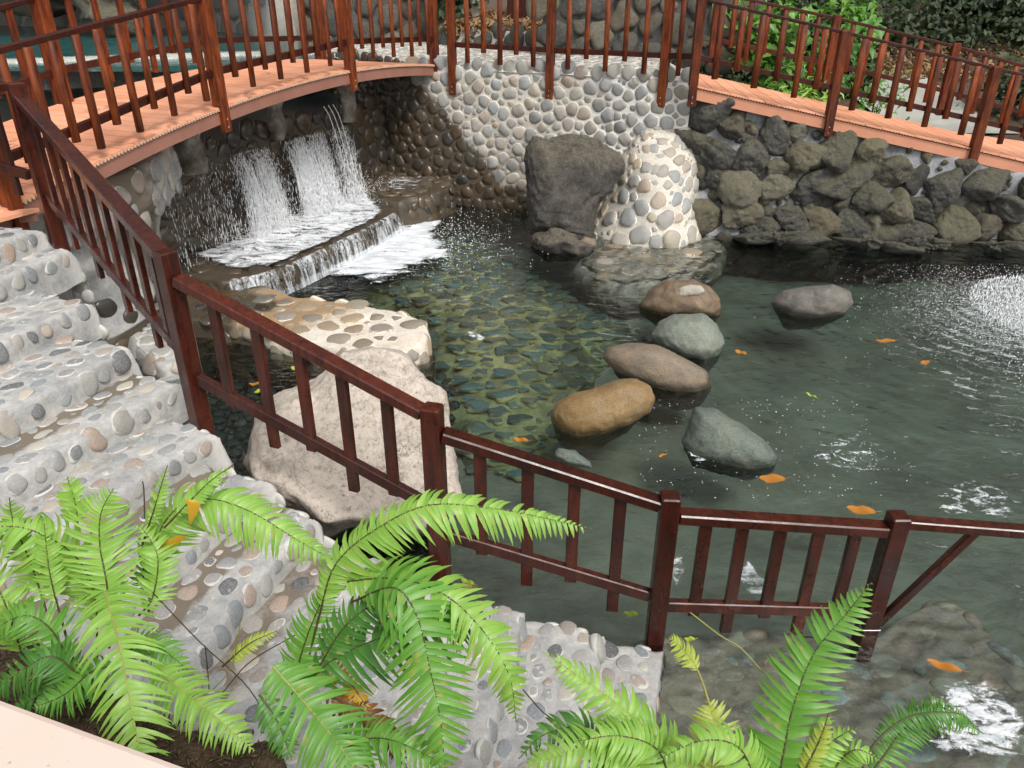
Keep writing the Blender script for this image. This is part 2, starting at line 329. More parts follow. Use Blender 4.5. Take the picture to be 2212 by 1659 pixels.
# boulders
M['b_tan'] = m_stone('tan boulder', (.235, .145, .055), (.31, .20, .085), (.24, .20, .13), 2.5, .5)
M['b_brown'] = m_stone('grey brown boulder', (.165, .135, .10), (.25, .195, .135), (.28, .19, .11), 3, .45)
M['b_green'] = m_stone('grey green boulder', (.165, .195, .16), (.215, .24, .195), (.24, .225, .17), 2.5, .5)
M['b_rust'] = m_stone('rust brown boulder', (.21, .135, .075), (.15, .12, .09), (.30, .20, .11), 3, .5)
M['b_grey'] = m_stone('mauve grey boulder', (.135, .125, .108), (.19, .17, .145), (.11, .105, .095), 3, .4)
M['b_teal'] = m_stone('wet green boulder', (.10, .135, .115), (.155, .18, .14), (.18, .175, .13), 2.5, .75)
def m_granite():
    t = NT('pale pink granite'); co = t.coord(); n1 = t.noise(co, 2.2, 6, .6, .8); n2 = t.noise(co, 22, 6, .75, .5); n4 = t.noise(co, 7, 6, .75, 1.5)
    c = t.mix(t.ramp(n1, [(.3, 0), (.7, 1)]), (.48, .41, .34), (.66, .59, .51))
    c = t.mix(t.ramp(n2, [(.28, .9), (.5, 0)]), c, (.20, .165, .14))
    c = t.mix(t.ramp(t.math('ADD', t.math('MULTIPLY', n4, .6), t.math('MULTIPLY', n1, .4)), [(.50, 0), (.66, .75)]), c, (.26, .20, .15))
    cr = t.n('TexVoronoi', {'Vector': t.n('VectorMath', {0: co, 1: t.n('TexNoise', {'Vector': co, 'Scale': 3.0, 'Detail': 5.0}).outputs[1]}, operation='ADD').outputs[0], 'Scale': 1.6}, feature='DISTANCE_TO_EDGE').outputs[0]
    c = t.mix(t.ramp(cr, [(.0, .3), (.006, 0)]), c, (.12, .09, .07)); c = t.mix(t.math('MULTIPLY', t.ramp(t.noise(co, 55, 6, .8), [(.42, .9), (.54, 0)]), t.ramp(t.noise(co, 2.0, 6, .8, 3), [(.50, 0), (.60, .9)])), c, (.13, .105, .085))
    h = t.math('ADD', t.math('ADD', n1, t.math('MULTIPLY', n2, .5)), t.math('MULTIPLY', t.ramp(cr, [(0, 0), (.012, 1)]), .15))
    return t.fin(t.bsdf(c, .8, h, .6, .03))
M['granite'] = m_granite()

def m_water(name, rings=None, tint=(.93, .97, .95), bump=.6, rough=.015):
    t = NT(name); pos = t.n('NewGeometry').outputs['Position']
    mp = t.n('Mapping', {'Vector': pos}); mp.inputs['Rotation'].default_value = (0, 0, radians(20)); mp.inputs['Scale'].default_value = (1, 1.6, 1)
    a = t.noise(mp.outputs[0], 2.6, 3, .5, .8); b = t.noise(mp.outputs[0], 9, 2, .5, .5)
    h = t.math('ADD', t.math('MULTIPLY', a, 1.0), t.math('MULTIPLY', b, .30))
    if rings is not None:
        d = t.n('VectorMath', {0: pos, 1: rings}, operation='DISTANCE').outputs['Value']
        dd = t.math('ADD', d, t.math('MULTIPLY', t.noise(pos, 1.2, 2), .5))
        w = t.math('SINE', t.math('MULTIPLY', dd, 30.0)); fa = t.ramp(t.math('DIVIDE', d, 8.0), [(.1, .30), (.45, .18), (.8, 0)])
        h = t.math('ADD', h, t.math('MULTIPLY', t.math('MULTIPLY', w, fa), t.noise(pos, 2.2, 2)))
    bp = t.n('Bump', {'Height': h, 'Strength': bump, 'Distance': .09})
    fr = t.n('Fresnel', {'IOR': 1.5, 'Normal': bp.outputs[0]})
    tr = t.n('BsdfTransparent', {'Color': tint}); gl = t.n('BsdfGlossy', {'Color': (1, 1, 1), 'Roughness': rough, 'Normal': bp.outputs[0]})
    mx = t.n('MixShader', {0: t.math('MULTIPLY', fr.outputs[0], 1.0)}); t.t.links.new(tr.outputs[0], mx.inputs[1]); t.t.links.new(gl.outputs[0], mx.inputs[2])
    m = t.fin(mx)
    va = t.n('VolumeAbsorption', {'Color': (.28, .57, .53), 'Density': .85}); t.t.links.new(va.outputs[0], t.out.inputs['Volume'])
    return m
FOUNT = (5.95, 8.6, 0)
M['water'] = m_water('pool water', FOUNT)
def m_foam_glare(name, sc=(1.6, 5.0, 6), thr=.55, soft=.09, rot=-25, strength=1.0):
    """att R = how much foam or painted glare there is (fades to nothing at the edge of the sheet)"""
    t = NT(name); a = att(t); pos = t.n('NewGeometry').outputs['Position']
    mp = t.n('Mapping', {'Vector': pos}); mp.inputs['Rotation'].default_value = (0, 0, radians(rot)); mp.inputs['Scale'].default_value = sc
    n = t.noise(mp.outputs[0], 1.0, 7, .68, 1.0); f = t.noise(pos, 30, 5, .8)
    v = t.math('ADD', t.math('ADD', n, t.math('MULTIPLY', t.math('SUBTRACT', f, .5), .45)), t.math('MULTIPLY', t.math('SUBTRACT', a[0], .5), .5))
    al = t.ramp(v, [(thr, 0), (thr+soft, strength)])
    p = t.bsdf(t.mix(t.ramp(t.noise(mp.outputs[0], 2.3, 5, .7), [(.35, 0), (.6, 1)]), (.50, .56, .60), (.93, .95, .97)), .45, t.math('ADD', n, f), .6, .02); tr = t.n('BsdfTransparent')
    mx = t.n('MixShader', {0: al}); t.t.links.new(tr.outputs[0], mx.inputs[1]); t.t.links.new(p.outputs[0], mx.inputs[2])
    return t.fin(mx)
M['foam'] = m_foam_glare('churned foam'); M['foaml'] = m_foam_glare('foam over stones', (3.5, 8, 8), .60, .16, -60); M['sheet'] = m_foam_glare('falling water veil', (14, 14, 1.0), .56, .2, 0, .7)
M['curl_glare'] = m_foam_glare('foam curls and painted glare', (5, 11, 7), .69, .11, 20, .9)  # serves real foam and the white sheets painted as sky glare

# ------------------------------------------------------------------ stones
_ico = {}
def ico(sub):
    if sub not in _ico:
        bm = bmesh.new(); bmesh.ops.create_icosphere(bm, subdivisions=sub, radius=1)
        V = np.array([v.co[:] for v in bm.verts]); T = np.array([[v.index for v in f.verts] for f in bm.faces]); bm.free(); _ico[sub] = (V, T)
    return _ico[sub]
def darts(W, H, rmin, rmax, tries=6000, asp=1.0, rfun=None, keep=.92, seed=1):
    r = np.random.default_rng(seed); P = []; R = []
    for k in range(tries):
        x, y = r.random()*W, r.random()*H; f = k/tries
        rad = rmax+(rmin-rmax)*min(1, f*1.3)*r.random()**.3
        if rfun is not None: rad *= rfun(x, y)
        if P:
            d = np.hypot(np.array(P)[:, 0]-x, (np.array(P)[:, 1]-y)*asp)
            if (d < (np.array(R)+rad)*keep).any(): continue
        P.append((x, y)); R.append(rad)
    return np.array(P), np.array(R)
def lay(mb, P, R, surf, m=1, sub=3, gap=.012, cap=1.25, thick=.45, proud=.3, asp=1.0, rimh=.35, wet=None, grime=None, seed=3, rough=.04, p=7, keepf=None, rim0=0.0, ring=None):
    """stones that fill their cells; surf(u,v) -> point, tangent u, tangent v, normal"""
    r = np.random.default_rng(seed); D, T = ico(sub); th = np.arctan2(D[:, 1], D[:, 0]); rho = np.hypot(D[:, 0], D[:, 1])
    for i in range(len(P)):
        x, y = P[i]
        if keepf is not None and not keepf(x, y): continue
        dx = P[:, 0]-x; dy = (P[:, 1]-y)*asp; d = np.hypot(dx, dy); o = np.where((d > 1e-6) & (d < 5*R[i]+.3))[0]
        acc = (1/(R[i]*cap))**p*np.ones_like(th)
        ang = r.random()*pi; el = 1+.22*r.random()
        rr = R[i]*cap/np.sqrt((np.cos(th-ang)/el)**2+(np.sin(th-ang)*el)**2); acc = (1/rr)**p
        for j in o:
            b = d[j]*R[i]/(R[i]+R[j])-gap/2; b = max(b, R[i]*.35); c = np.cos(th-atan2(dy[j], dx[j]))
            acc = acc+(np.clip(c, 0, 1)/b)**p
        rad = acc**(-1/p)
        pt, tu, tv, nn = surf(x, y)
        k = r.random(3)*6; wob = 1+rough*(np.sin(D@np.array((2.1, 1.3, .7))*1.7+k[0])+np.sin(D@np.array((-1.1, 2.3, 1.7))*1.5+k[1]))
        hh = R[i]*thick*(.8+.4*r.random()); rd = rho**.8
        X = np.cos(th)*rd*rad*wob; Y = np.sin(th)*rd*rad*wob/asp; Z = np.sign(D[:, 2])*np.abs(D[:, 2])**.9*hh*wob
        pr = proud*hh*(.6+.8*r.random()); Zs = Z+pr-hh*.55
        tl = r.normal(0, .06, 2); Zs = Zs+X*tl[0]+Y*tl[1]
        V = pt+np.outer(X, tu)+np.outer(Y, tv)+np.outer(Zs, nn)
        A = np.zeros((len(V), 4)); A[:, 0] = np.clip(1-(Zs)/(hh*rimh+1e-6), 0, 1)*.9+rim0*r.random()
        if ring is not None: rg_ = ring+.10*r.normal(); A[:, 0] = np.clip((rho-rg_)/.08, 0, 1)*.75*(D[:, 2] > 0)+(D[:, 2] <= 0)*.9+rim0*r.random()
        if wet is not None: A[:, 1] = wet(pt)
        if grime is not None: A[:, 2] = grime(pt, x, y)
        mb.add(V, T=T, m=m, att=A)
def frame(n):
    n = np.array(n, float); n /= np.linalg.norm(n); a = np.cross((0, 0, 1.0), n)
    if np.linalg.norm(a) < .1: a = np.array((1.0, 0, 0))
    a /= np.linalg.norm(a); return a, np.cross(n, a), n
class Curve:
    """plan polyline with rounded look-up"""
    def __init__(s, pts):
        p = np.array(pts, float)
        for _ in range(2):
            q = [p[0]]
            for i in range(len(p)-1): q += [p[i]*.75+p[i+1]*.25, p[i]*.25+p[i+1]*.75]
            q.append(p[-1]); p = np.array(q)
        s.p = p; d = np.hypot(*(np.diff(p, axis=0).T)); s.s = np.concatenate([[0], np.cumsum(d)]); s.L = s.s[-1]
    def __call__(s, u):
        x = np.interp(u, s.s, s.p[:, 0]); y = np.interp(u, s.s, s.p[:, 1])
        e = .15; d = np.stack([np.interp(u+e, s.s, s.p[:, 0])-np.interp(u-e, s.s, s.p[:, 0]), np.interp(u+e, s.s, s.p[:, 1])-np.interp(u-e, s.s, s.p[:, 1])], -1)
        d = d/np.maximum(np.linalg.norm(d, axis=-1, keepdims=True), 1e-9); return x, y, d
def wall_surf(cv, batter=0., ztop=2.17, amp=.03, side=1, seed=0, extra=None):
    """faces the viewer's side of a curve drawn left to right"""
    def S(u, v):
        u = np.atleast_1d(np.asarray(u, float)); v = np.atleast_1d(np.asarray(v, float)); x, y, d = cv(u)
        n = np.stack([d[:, 1], -d[:, 0]], -1)*side
        P = np.stack([x, y, v], -1)
        off = batter*(1-v/ztop)+amp*fbm(P*1.3, 3, seed)
        if extra is not None: off = off+extra(u, v, P)
        P[:, :2] += n*off[:, None]; return P, d, n
    def one(u, v):
        P, d, n = S(u, v); tu = np.array((d[0, 0], d[0, 1], 0)); nn = np.array((n[0, 0], n[0, 1], batter/ztop)); nn /= np.linalg.norm(nn); tv = np.cross(nn, tu)
        if tv[2] < 0: tv = -tv
        return P[0], tu, tv, nn
    return S, one
def wall_grid(mb, cv, S, z0, ztop, step=.06, m=0, wet=None, cap=.3, side=1, att0=None, grime=None):
    nu = max(2, int(cv.L/step)); nv = max(2, int(3/step)); U = np.linspace(0, cv.L, nu); G = []
    for u in U:
        zt = ztop(u) if callable(ztop) else ztop
        V = np.linspace(z0, zt, nv); P, d, n = S(np.full(nv, u), V)
        back = P[-1].copy(); rows = [P]
        inn = np.array((-n[-1, 0], -n[-1, 1], 0)); e = [back+inn*.03+np.array((0, 0, .02)), back+inn*cap+np.array((0, 0, .02)), back+inn*cap+np.array((0, 0, z0-zt))]
        G.append(np.concatenate([P, np.array(e)]))
    G = np.array(G); A = np.zeros(G.shape[:2]+(4,))
    F = G.reshape(-1, 3)
    if att0 is not None: A[..., 0] = np.array([att0(p) for p in F]).reshape(G.shape[:2])
    if wet is not None: A[..., 1] = np.array([wet(p) for p in F]).reshape(G.shape[:2])
    if grime is not None: A[..., 2] = np.array([grime(p) for p in F]).reshape(G.shape[:2])
    mb.grid(G, m=m, att=A, flip=False)

def rock(dirs, seed, npl=14, soft=12):
    r = np.random.default_rng(seed); N = r.normal(size=(npl, 3)); N /= np.linalg.norm(N, axis=1)[:, None]; H = .72+.28*r.random(npl)
    c = np.clip(dirs@N.T, 0, None)/H; return ((c**soft).sum(1)+.01)**(-1/soft)
def poly_r(poly, th):
    """radius of a star-shaped outline at angle th"""
    poly = np.array(poly, float); r = np.full(len(th), 1e9); dx, dy = np.cos(th), np.sin(th)
    for i in range(len(poly)):
        a = poly[i]; b = poly[(i+1) % len(poly)]; e = b-a; den = dx*e[1]-dy*e[0]; den = np.where(abs(den) < 1e-12, 1e-12, den)
        t = (a[0]*e[1]-a[1]*e[0])/den; s = (a[0]*dy-a[1]*dx)/den
        ok = (t > 0) & (s >= -1e-6) & (s <= 1+1e-6); r = np.where(ok & (t < r), t, r)
    return np.where(r > 1e8, .5, r)
def boulder(mb, outline, Y, thick, sub=6, m=0, flat=.75, amp=.03, fr=2.0, seed=1, facet=0., fine=.006, smoothr=3, back=.0, base=None):
    """a boulder with a given profile as seen from the pool terrace, real depth 2*thick"""
    c = np.mean(np.array(outline, float), 0); C = atY(c[0], c[1], Y); vd = C-np.array((0, 0, HC)); vd /= np.linalg.norm(vd)
    rt = np.array((1.0, 0, 0)); rt = rt-vd*(rt@vd); rt /= np.linalg.norm(rt); up = np.cross(rt, vd)
    if up[2] < 0: up = -up
    pl = []
    for x, y in outline:
        r = ray(x, y); o = np.array((0, 0, HC)); t = ((C-o)@vd)/(r@vd); p = o+r*t-C; pl.append((p@rt, p@up))
    D, T = ico(sub); th = np.arctan2(D[:, 1], D[:, 0]); rho = np.hypot(D[:, 0], D[:, 1])
    tt = np.linspace(-pi, pi, 361); rr = poly_r(pl, tt); k = np.ones(2*smoothr+1)/(2*smoothr+1); rr = np.convolve(np.concatenate([rr[-smoothr-1:-1], rr, rr[1:smoothr+1]]), k, 'valid')
    R = np.interp(th, tt, rr)
    X = np.cos(th)*R*rho**flat; Yv = np.sin(th)*R*rho**flat; Z = -np.sign(D[:, 2])*np.abs(D[:, 2])**.85*thick
    if facet: 
        f = rock(D, seed+5, 18, 14); f = f/np.mean(f); Z = Z*(1+facet*(f-1)*2)
    V = C+np.outer(X, rt)+np.outer(Yv, up)+np.outer(Z+back, vd)
    d = V-(C+vd*back); d /= np.linalg.norm(d, axis=1)[:, None]+1e-9
    n = amp*fbm(V*fr, 4, seed)+fine*fbm(V*fr*9, 3, seed+3)
    if facet: n = n-abs(vnoise(V*fr*1.1, seed+9))*amp*1.6
    V = V+d*n[:, None]
    if base is not None:
        lowm = V[:, 2] < .0; k_ = np.where(lowm, V[:, 2]*base, V[:, 2]); V[:, 2] = k_
    mb.add(V, T=T, m=m); return C

# ================================================================== SETTING
g = MB(); g.add([(-300, -300, -1.6), (300, -300, -1.6), (300, 300, -1.6), (-300, 300, -1.6)], Q=[(0, 1, 2, 3)], smooth=False)
tag(g.build('ground', M['soil']), kind='structure')
def sheet(x0, x1, y0, y1, z, nx, ny, amp, fr, seed=0, thick=.3):
    X, Y = np.meshgrid(np.linspace(x0, x1, nx), np.linspace(y0, y1, ny), indexing='ij'); Z = z+amp*fbm(np.stack([X.ravel(), Y.ravel(), np.zeros(X.size)], -1)*fr, 4, seed).reshape(X.shape)
    return np.stack([X, Y, Z], -1)
g = MB(); g.grid(sheet(-5.5, 14, 1.0, 14.5, -.62, 160, 110, .05, .9)); tag(g.build('pool_floor', M['sand']), kind='structure')
# the pool's water: a closed body with a gently waved top
def water_body(name, x0, x1, y0, y1, z, zb, amp=.004, n=120, fr=2.2, mat='water'):
    P = sheet(x0, x1, y0, y1, z, n, n, amp, fr, 5); g = MB(); g.grid(P)
    m = P.shape[0]; b = P.copy(); b[..., 2] = zb
    g.add([(x0, y0, zb), (x1, y0, zb), (x1, y1, zb), (x0, y1, zb)], Q=[(0, 3, 2, 1)], smooth=False)
    for e, f in ((P[:, 0], b[:, 0]), (P[:, -1][::-1], b[:, -1][::-1]), (P[0][::-1], b[0][::-1]), (P[-1], b[-1])):
        g.grid(np.stack([f, e], 1), smooth=False, flip=True)
    return tag(g.build(name, M[mat]), kind='structure')
water_body('water', -5.4, 13.5, 1.1, 14.2, 0, -1.2, .012, 200, 1.6)

# cobbled pool floor (the yellow net of mortar)
cob = MB()
cpoly = [at(*p, -.36)[:2] for p in [(990, 470), (1110, 540), (1230, 600), (1330, 655), (1400, 700), (1300, 780), (1290, 870), (1200, 960), (1120, 985), (1000, 960), (960, 900), (900, 770), (900, 690), (700, 620), (640, 590), (830, 480)]]
def inside(poly, x, y):
    c = False; j = len(poly)-1
    for i in range(len(poly)):
        if (poly[i][1] > y) != (poly[j][1] > y) and x < (poly[j][0]-poly[i][0])*(y-poly[i][1])/(poly[j][1]-poly[i][1]+1e-12)+poly[i][0]: c = not c
        j = i
    return c
_ct = np.linspace(-pi, pi, 361); _cr = poly_r(np.array(cpoly)-np.mean(cpoly, 0), _ct)
def zfl(x, y):
    dx, dy = x-np.mean(cpoly, 0)[0], y-np.mean(cpoly, 0)[1]; f = math.hypot(dx, dy)/np.interp(atan2(dy, dx), _ct, _cr)
    return -.23-.40*max(0, min(1, (f-.35)/.65))**1.5+.03*math.sin(x*2.1)*math.cos(y*1.7)
cc = np.mean(cpoly, 0); ringsN = 14; G = []
for k in range(ringsN+1):
    f = k/ringsN; row = []
    for i in range(len(cpoly)*6+1):
        a, b = cpoly[(i//6) % len(cpoly)], cpoly[(i//6+1) % len(cpoly)]; q = (np.array(a)*(1-(i % 6)/6)+np.array(b)*(i % 6)/6)
        p = cc+(q-cc)*f*1.03; row.append((p[0], p[1], zfl(*p)-(.3 if k == ringsN else 0)))
    G.append(row)
G = np.array(G); G[..., 2] += .015*fbm(G.reshape(-1, 3)*2.5, 3).reshape(G.shape[:2]); A = np.zeros(G.shape[:2]+(4,)); A[..., 2] = np.clip(.30+.6*fbm(G.reshape(-1, 3)*1.3, 3, 12), 0, .9).reshape(G.shape[:2]); cob.grid(G, m=0, flip=False, att=A)
P, R = darts(5.2, 8.6, .045, .14, 14000, 1.35, seed=11)
def s_cob(u, v):
    x, y = u-3.2, v+5.6; n = np.array((.03*math.sin(x*5), .03*math.cos(y*4), 1)); a, b, n = frame(n); return np.array((x, y, zfl(x, y)+.012)), np.array((1., 0, 0)), np.array((0, 1., 0)), n
lay(cob, P, R, s_cob, sub=3, gap=.04, thick=.32, proud=.25, asp=1.35, p=8, rough=.16, grime=lambda p, x, y: float(np.clip(.32+.55*fbm(np.array([p])*1.3, 3, 12)[0], 0, .9)), rim0=.25, keepf=lambda u, v: inside(cpoly, u-3.2, v+5.6), seed=5)
tag(cob.build('pool_floor', [M['mortu'], M['pebu']]), kind='structure')

# ================================================================== STAIRCASE
stair = thing('stone_staircase', (-1.5, 3.0, -.4), 'curving cement staircase set with rounded river pebbles running down the left side to the pool', 'staircase')
SP = [('z', 1.83, (92, 492), (-.22, -.97)), ('A', 1.67, (160, 536), (-.25, -.97)), ('B', 1.515, (200, 650), (-.36, -.93)), ('C', 1.36, (290, 750), (-.38, -.92)), ('D', 1.205, (388, 822), (-.38, -.92)),
      ('E', 1.05, (462, 928), (-.40, -.91)), ('F', .895, (572, 1030), (-.34, -.94)), ('G', .74, (692, 1108), (-.32, -.95)), ('H', .585, (828, 1200), (-.27, -.96)),
      ('I', .45, (985, 1268), (-.23, -.97)), ('J', .33, (1134, 1312), (-.21, -.98)), ('K', .19, (1298, 1355), (-.22, -.975)), ('L', .055, (1432, 1396), (-.20, -.98))]
ends = [(z, at(*px, z), np.array((*d, 0))/math.hypot(*d)) for n, z, px, d in SP]
GRIME = {4: .85, 5: .35, 6: .95, 7: .95, 8: .5, 9: .3, 10: .15}
for i, (z, Rp, e1) in enumerate(ends):
    e2 = np.array((e1[1], -e1[0], 0));                        # towards the step above (left)
    if e2[0] > 0: e2 = -e2
    zprev, Rprev, _ = ends[i-1] if i else (z, Rp+e2*.5, e1)
    dep = max(.42, (Rprev-Rp)@e2)+.16 if i else .9
    up_dist = dep-.16 if i else .9
    Ln = min(2.9, (Rp[1]-1.35)/-e1[1]) if i > 4 else 2.4
    zl = -.45
    fr = [(-.02, z-ends[i+1][0]+.12 if i < len(ends)-1 else .5), (-.006, .12), (-.001, .05), (.003, .024), (.012, .009), (.026, .002), (.05, 0)]
    en = [(-.10, z-zl), (-.09, (z-zl)*.7), (-.06, (z-zl)*.4+.05), (-.035, .22), (-.015, .11), (0, .06), (.015, .03), (.04, .010), (.075, 0)]
    us = [(a, d) for a, d in en]+[(u, 0) for u in np.arange(.12, Ln, .04)]
    vs = [(a, d) for a, d in fr]+[(v, 0) for v in np.arange(.13, dep, .045)]
    def edge_noise(u, v, P): return .02*fbm(P*6, 2, 3)
    def S(u, v, du=0., dv=0., Rp=Rp, e1=e1, e2=e2, z=z, i=i):
        u = np.asarray(u, float); v = np.asarray(v, float); w = .014*np.sin(u*2.7+i)+.009*np.sin(u*9.1+i*2)+.006*np.sin(u*17+i)
        eo = .02*np.sin(v*11+i*3)+.012*np.sin(v*27)
        P = Rp+np.multiply.outer(u+eo*np.exp(-np.clip(u, 0, 9)*4), e1)+np.multiply.outer(v+w*np.exp(-np.clip(v, 0, 9)*3), e2)
        return P
    U = np.array([a for a, d in us]); V = np.array([a for a, d in vs]); DU = np.array([d for a, d in us]); DV = np.array([d for a, d in vs])
    UU, VV = np.meshgrid(U, V, indexing='ij'); DD = np.maximum(DU[:, None], DV[None, :]); P = S(UU, VV)
    P[..., 2] = z-DD
    sh = P.shape; F = P.reshape(-1, 3); nz = fbm(F*5, 4, 21); nz2 = fbm(F*14, 3, 33)
    out = -(e2)*1.0; wf = np.clip(DV[None, :]*12, 0, 1)*np.ones(sh[:2]); we = np.clip(DU[:, None]*10, 0, 1)*np.ones(sh[:2])
    F = F+np.outer((nz*.012+nz2*.007)*wf.ravel(), -e2)+np.outer((nz*.03+nz2*.016)*we.ravel(), -e1); F[:, 2] += nz*.008+nz2*.005-.006*np.clip(VV.ravel()-.1, 0, 1)
    A = np.zeros(sh[:2]+(4,)); A[..., 0] = np.clip((.10-UU)/.12, 0, 1)*.9*np.clip(1.2-DD*1.2, 0, 1)
    gi = GRIME.get(i, .12); tv = np.clip(VV/up_dist, 0, 1.2); A[..., 2] = np.clip(gi*np.clip((tv-.30)*2.6, 0, 1)+.08, 0, .95)*(DD < .05)+.12*(DD >= .05)
    A[..., 1] = np.clip((.12-F[:, 2])*5, 0, 1).reshape(sh[:2])
    mb = MB(); mb.grid(F.reshape(sh), m=0, att=A, flip=True)
    # pebbles set flush in the tread
    Pp, Rr = darts(Ln-.1, dep-.20, .028, .068, 3200, 1.3, keep=1.02, seed=40+i)
    Pp = Pp+np.array((.06, .10))
    def s1(u, v, S=S, z=z): 
        p = S(u, v); p = np.array((p[0], p[1], z)); q = fbm(p[None]*5, 4, 21)[0]*.010; p[2] += q; n = np.array((.02*math.sin(u*40), .02*math.cos(v*37), 1)); n /= np.linalg.norm(n); return p, e1, e2, n
    def gr1(pt, u, v, gi=gi, up=up_dist): return min(.4, gi*max(0, v/up-.2)*.5)
    lay(mb, Pp, Rr, s1, sub=3, gap=.022, cap=1.1, thick=.22, proud=.05, ring=.88, asp=1.3, seed=60+i, rim0=.42, grime=gr1, keepf=lambda u, v: v < dep-.15)
    # big stones along the nosing and the riser
    rr = np.random.default_rng(90+i); u = .06
    pts = []; rad = []
    while u < Ln-.06:
        r0 = .044+.030*rr.random()**1.5; pts.append((u+r0*.8, .012*rr.normal())); rad.append(r0); u += r0*2+.012+.09*rr.random()**3
    pts = np.array(pts); rad = np.array(rad); 
    def s2(u, v, S=S, z=z):
        p = S(u, .002); p = np.array((p[0], p[1], z-.064-v)); n = -e2*.97+np.array((0, 0, .24))+e1*.1*math.sin(u*20); n /= np.linalg.norm(n); tv = np.cross(n, e1); tv = tv if tv[2] > 0 else -tv; return p, e1, tv, n
    lay(mb, pts, rad, s2, sub=4, gap=.012, cap=1.12, thick=.50, proud=.10, ring=.90, seed=120+i, rim0=.2)
    pts = np.array([(.02, v) for v in np.arange(.12, up_dist+.05, .17)])+rr.normal(0, .012, (len(np.arange(.12, up_dist+.05, .17)), 2)); rad = .030+.026*rr.random(len(pts))
    def s3(u, v, S=S, z=z):
        p = S(.0, v); p = np.array((p[0], p[1], z-.04)); n = -e1*.75+np.array((0, 0, .65)); n /= np.linalg.norm(n); tv = np.cross(n, e2); tv = tv if tv[2] > 0 else -tv; return p, e2, tv, n
    lay(mb, pts, rad, s3, sub=3, gap=.012, cap=1.1, thick=.5, proud=.05, rimh=.4, seed=150+i)
    # side face pebbles down to the water
    if i > 0:
        Ps, Rs = darts(up_dist+.1, z+.35, .035, .07, 500, 1.0, keep=1.1, seed=170+i)
        def s4(u, v, S=S, z=z):
            h = z-.2-v; f = min(1, max(0, (z-h)/(z-zl))); p = S(-.035-.06*f, u); p = np.array((p[0], p[1], h)); n = -e1+np.array((0, 0, .12)); n /= np.linalg.norm(n); return p, e2, np.array((0, 0, 1.)), n
        lay(mb, Ps, Rs, s4, sub=3, gap=.015, thick=.4, proud=.1, rim0=.3, seed=190+i, wet=lambda p: max(0, min(1, (.25-p[2])*3)))
    mb.build('step', [M['mort'], M['peb']], stair)

# ================================================================== TIMBER RAILINGS
def railing(root, posts, mat, pw=.105, rails=None, nb=None, bw=(.065, .034), round_=False, boff=0., ext=(.03, .16), first_long=False, bolts=False, mat_b=None, mat_r=None, rw=(.085, .06), mw=(.05, .075), lowpost=None, side=None, skip=()):
    """posts: [(x,y,zbottom,ztop)]; rails: per bay ((top za, zb), (bottom za, zb))"""
    mat_b = mat_b or mat; mat_r = mat_r or mat
    for k, (x, y, zb, zt) in enumerate(posts):
        if k in skip: continue
        mb = MB(); w = pw
        d = np.array(posts[min(k+1, len(posts)-1)][:2])-np.array(posts[max(k-1, 0)][:2]); a = atan2(d[1], d[0])
        up = (cos(a), sin(a), 0)
        if lowpost is not None:
            zd = lowpost[k]; n = np.array((-sin(a), cos(a)))*side
            mb.beam((x, y, zd+.004), (x, y, zt), w, w, up=up, bev=.008)
            q = np.array((x, y))+n*(w*.5-.026); mb.beam((q[0], q[1], zb), (q[0], q[1], zt-.012), w*.93, w*.55, up=(n[0], n[1], 0), bev=.006)
        else: mb.beam((x, y, zb), (x, y, zt), w, w, up=up, bev=.008)
        po = mb.build('post', mat, root)
        if bolts:
            n = np.array((-sin(a), cos(a)))*side; bb = MB(); q = np.array((x, y))+n*(w*.5+.0)
            for dz in (.05, .13):
                p = np.array((q[0], q[1], zb+dz)); bb.pole(p, p+np.array((n[0], n[1], 0))*.012, .011, .008, 8)
            b = bb.build('bolt', M['bolt']); b.parent = po; b.matrix_parent_inverse.identity(); b.location = (0, 0, 0)
            # post mesh is stored relative to the thing; do the same for the bolt
            mm = b.data; arr = np.empty(len(mm.vertices)*3, np.float32); mm.vertices.foreach_get('co', arr); arr = arr.reshape(-1, 3)-np.array(root.location, np.float32); mm.vertices.foreach_set('co', arr.ravel()); mm.update()
    for k in range(len(posts)-1):
        if rails is None or rails[k] is None: continue
        A = np.array(posts[k][:2]); B = np.array(posts[k+1][:2]); d = B-A; L = np.linalg.norm(d); d /= L; n = np.array((-d[1], d[0]))*(side or 1)
        (ta, tb), (ba, bb_) = rails[k]; h = pw/2-.002
        def pt(t, za, zb_, o=0.): 
            p = A+d*t+n*o; return np.array((p[0], p[1], za+(zb_-za)*t/L))
        mb = MB(); mb.beam(pt(h, ta, tb), pt(L-h, ta, tb), rw[0], rw[1], bev=.008); mb.build('top_rail', mat_r, root)
        if ba is not None:
            mb = MB(); mb.beam(pt(h, ba, bb_), pt(L-h, ba, bb_), mw[0], mw[1], bev=.006); mb.build('bottom_rail', mat_r, root)
        m = nb[k] if nb else 0
        for j in range(m):
            t = L*(j+1)/(m+1)+random.uniform(-.006, .006); lng = (j % 2 == 0) == first_long
            zt = ta+(tb-ta)*t/L-rw[1]*.4; zb = ba+(bb_-ba)*t/L-mw[1]/2-(ext[1] if lng else ext[0])+random.uniform(-.006, .006)
            p0 = pt(t, 0, 0, boff)+np.array((0, 0, zb)); p1 = pt(t, 0, 0, boff)+np.array((0, 0, zt)); mb = MB()
            if round_: mb.pole(p1, p0, bw[0]/2*random.uniform(.92, 1.06), bw[0]/2*random.uniform(.92, 1.06), 12, squash=.62, wob=.03, sd=(d[0], d[1], 0))
            else: mb.beam(p0, p1, bw[1], bw[0], up=(d[0], d[1], 0), bev=.004)
            mb.build('baluster', mat_b, root)

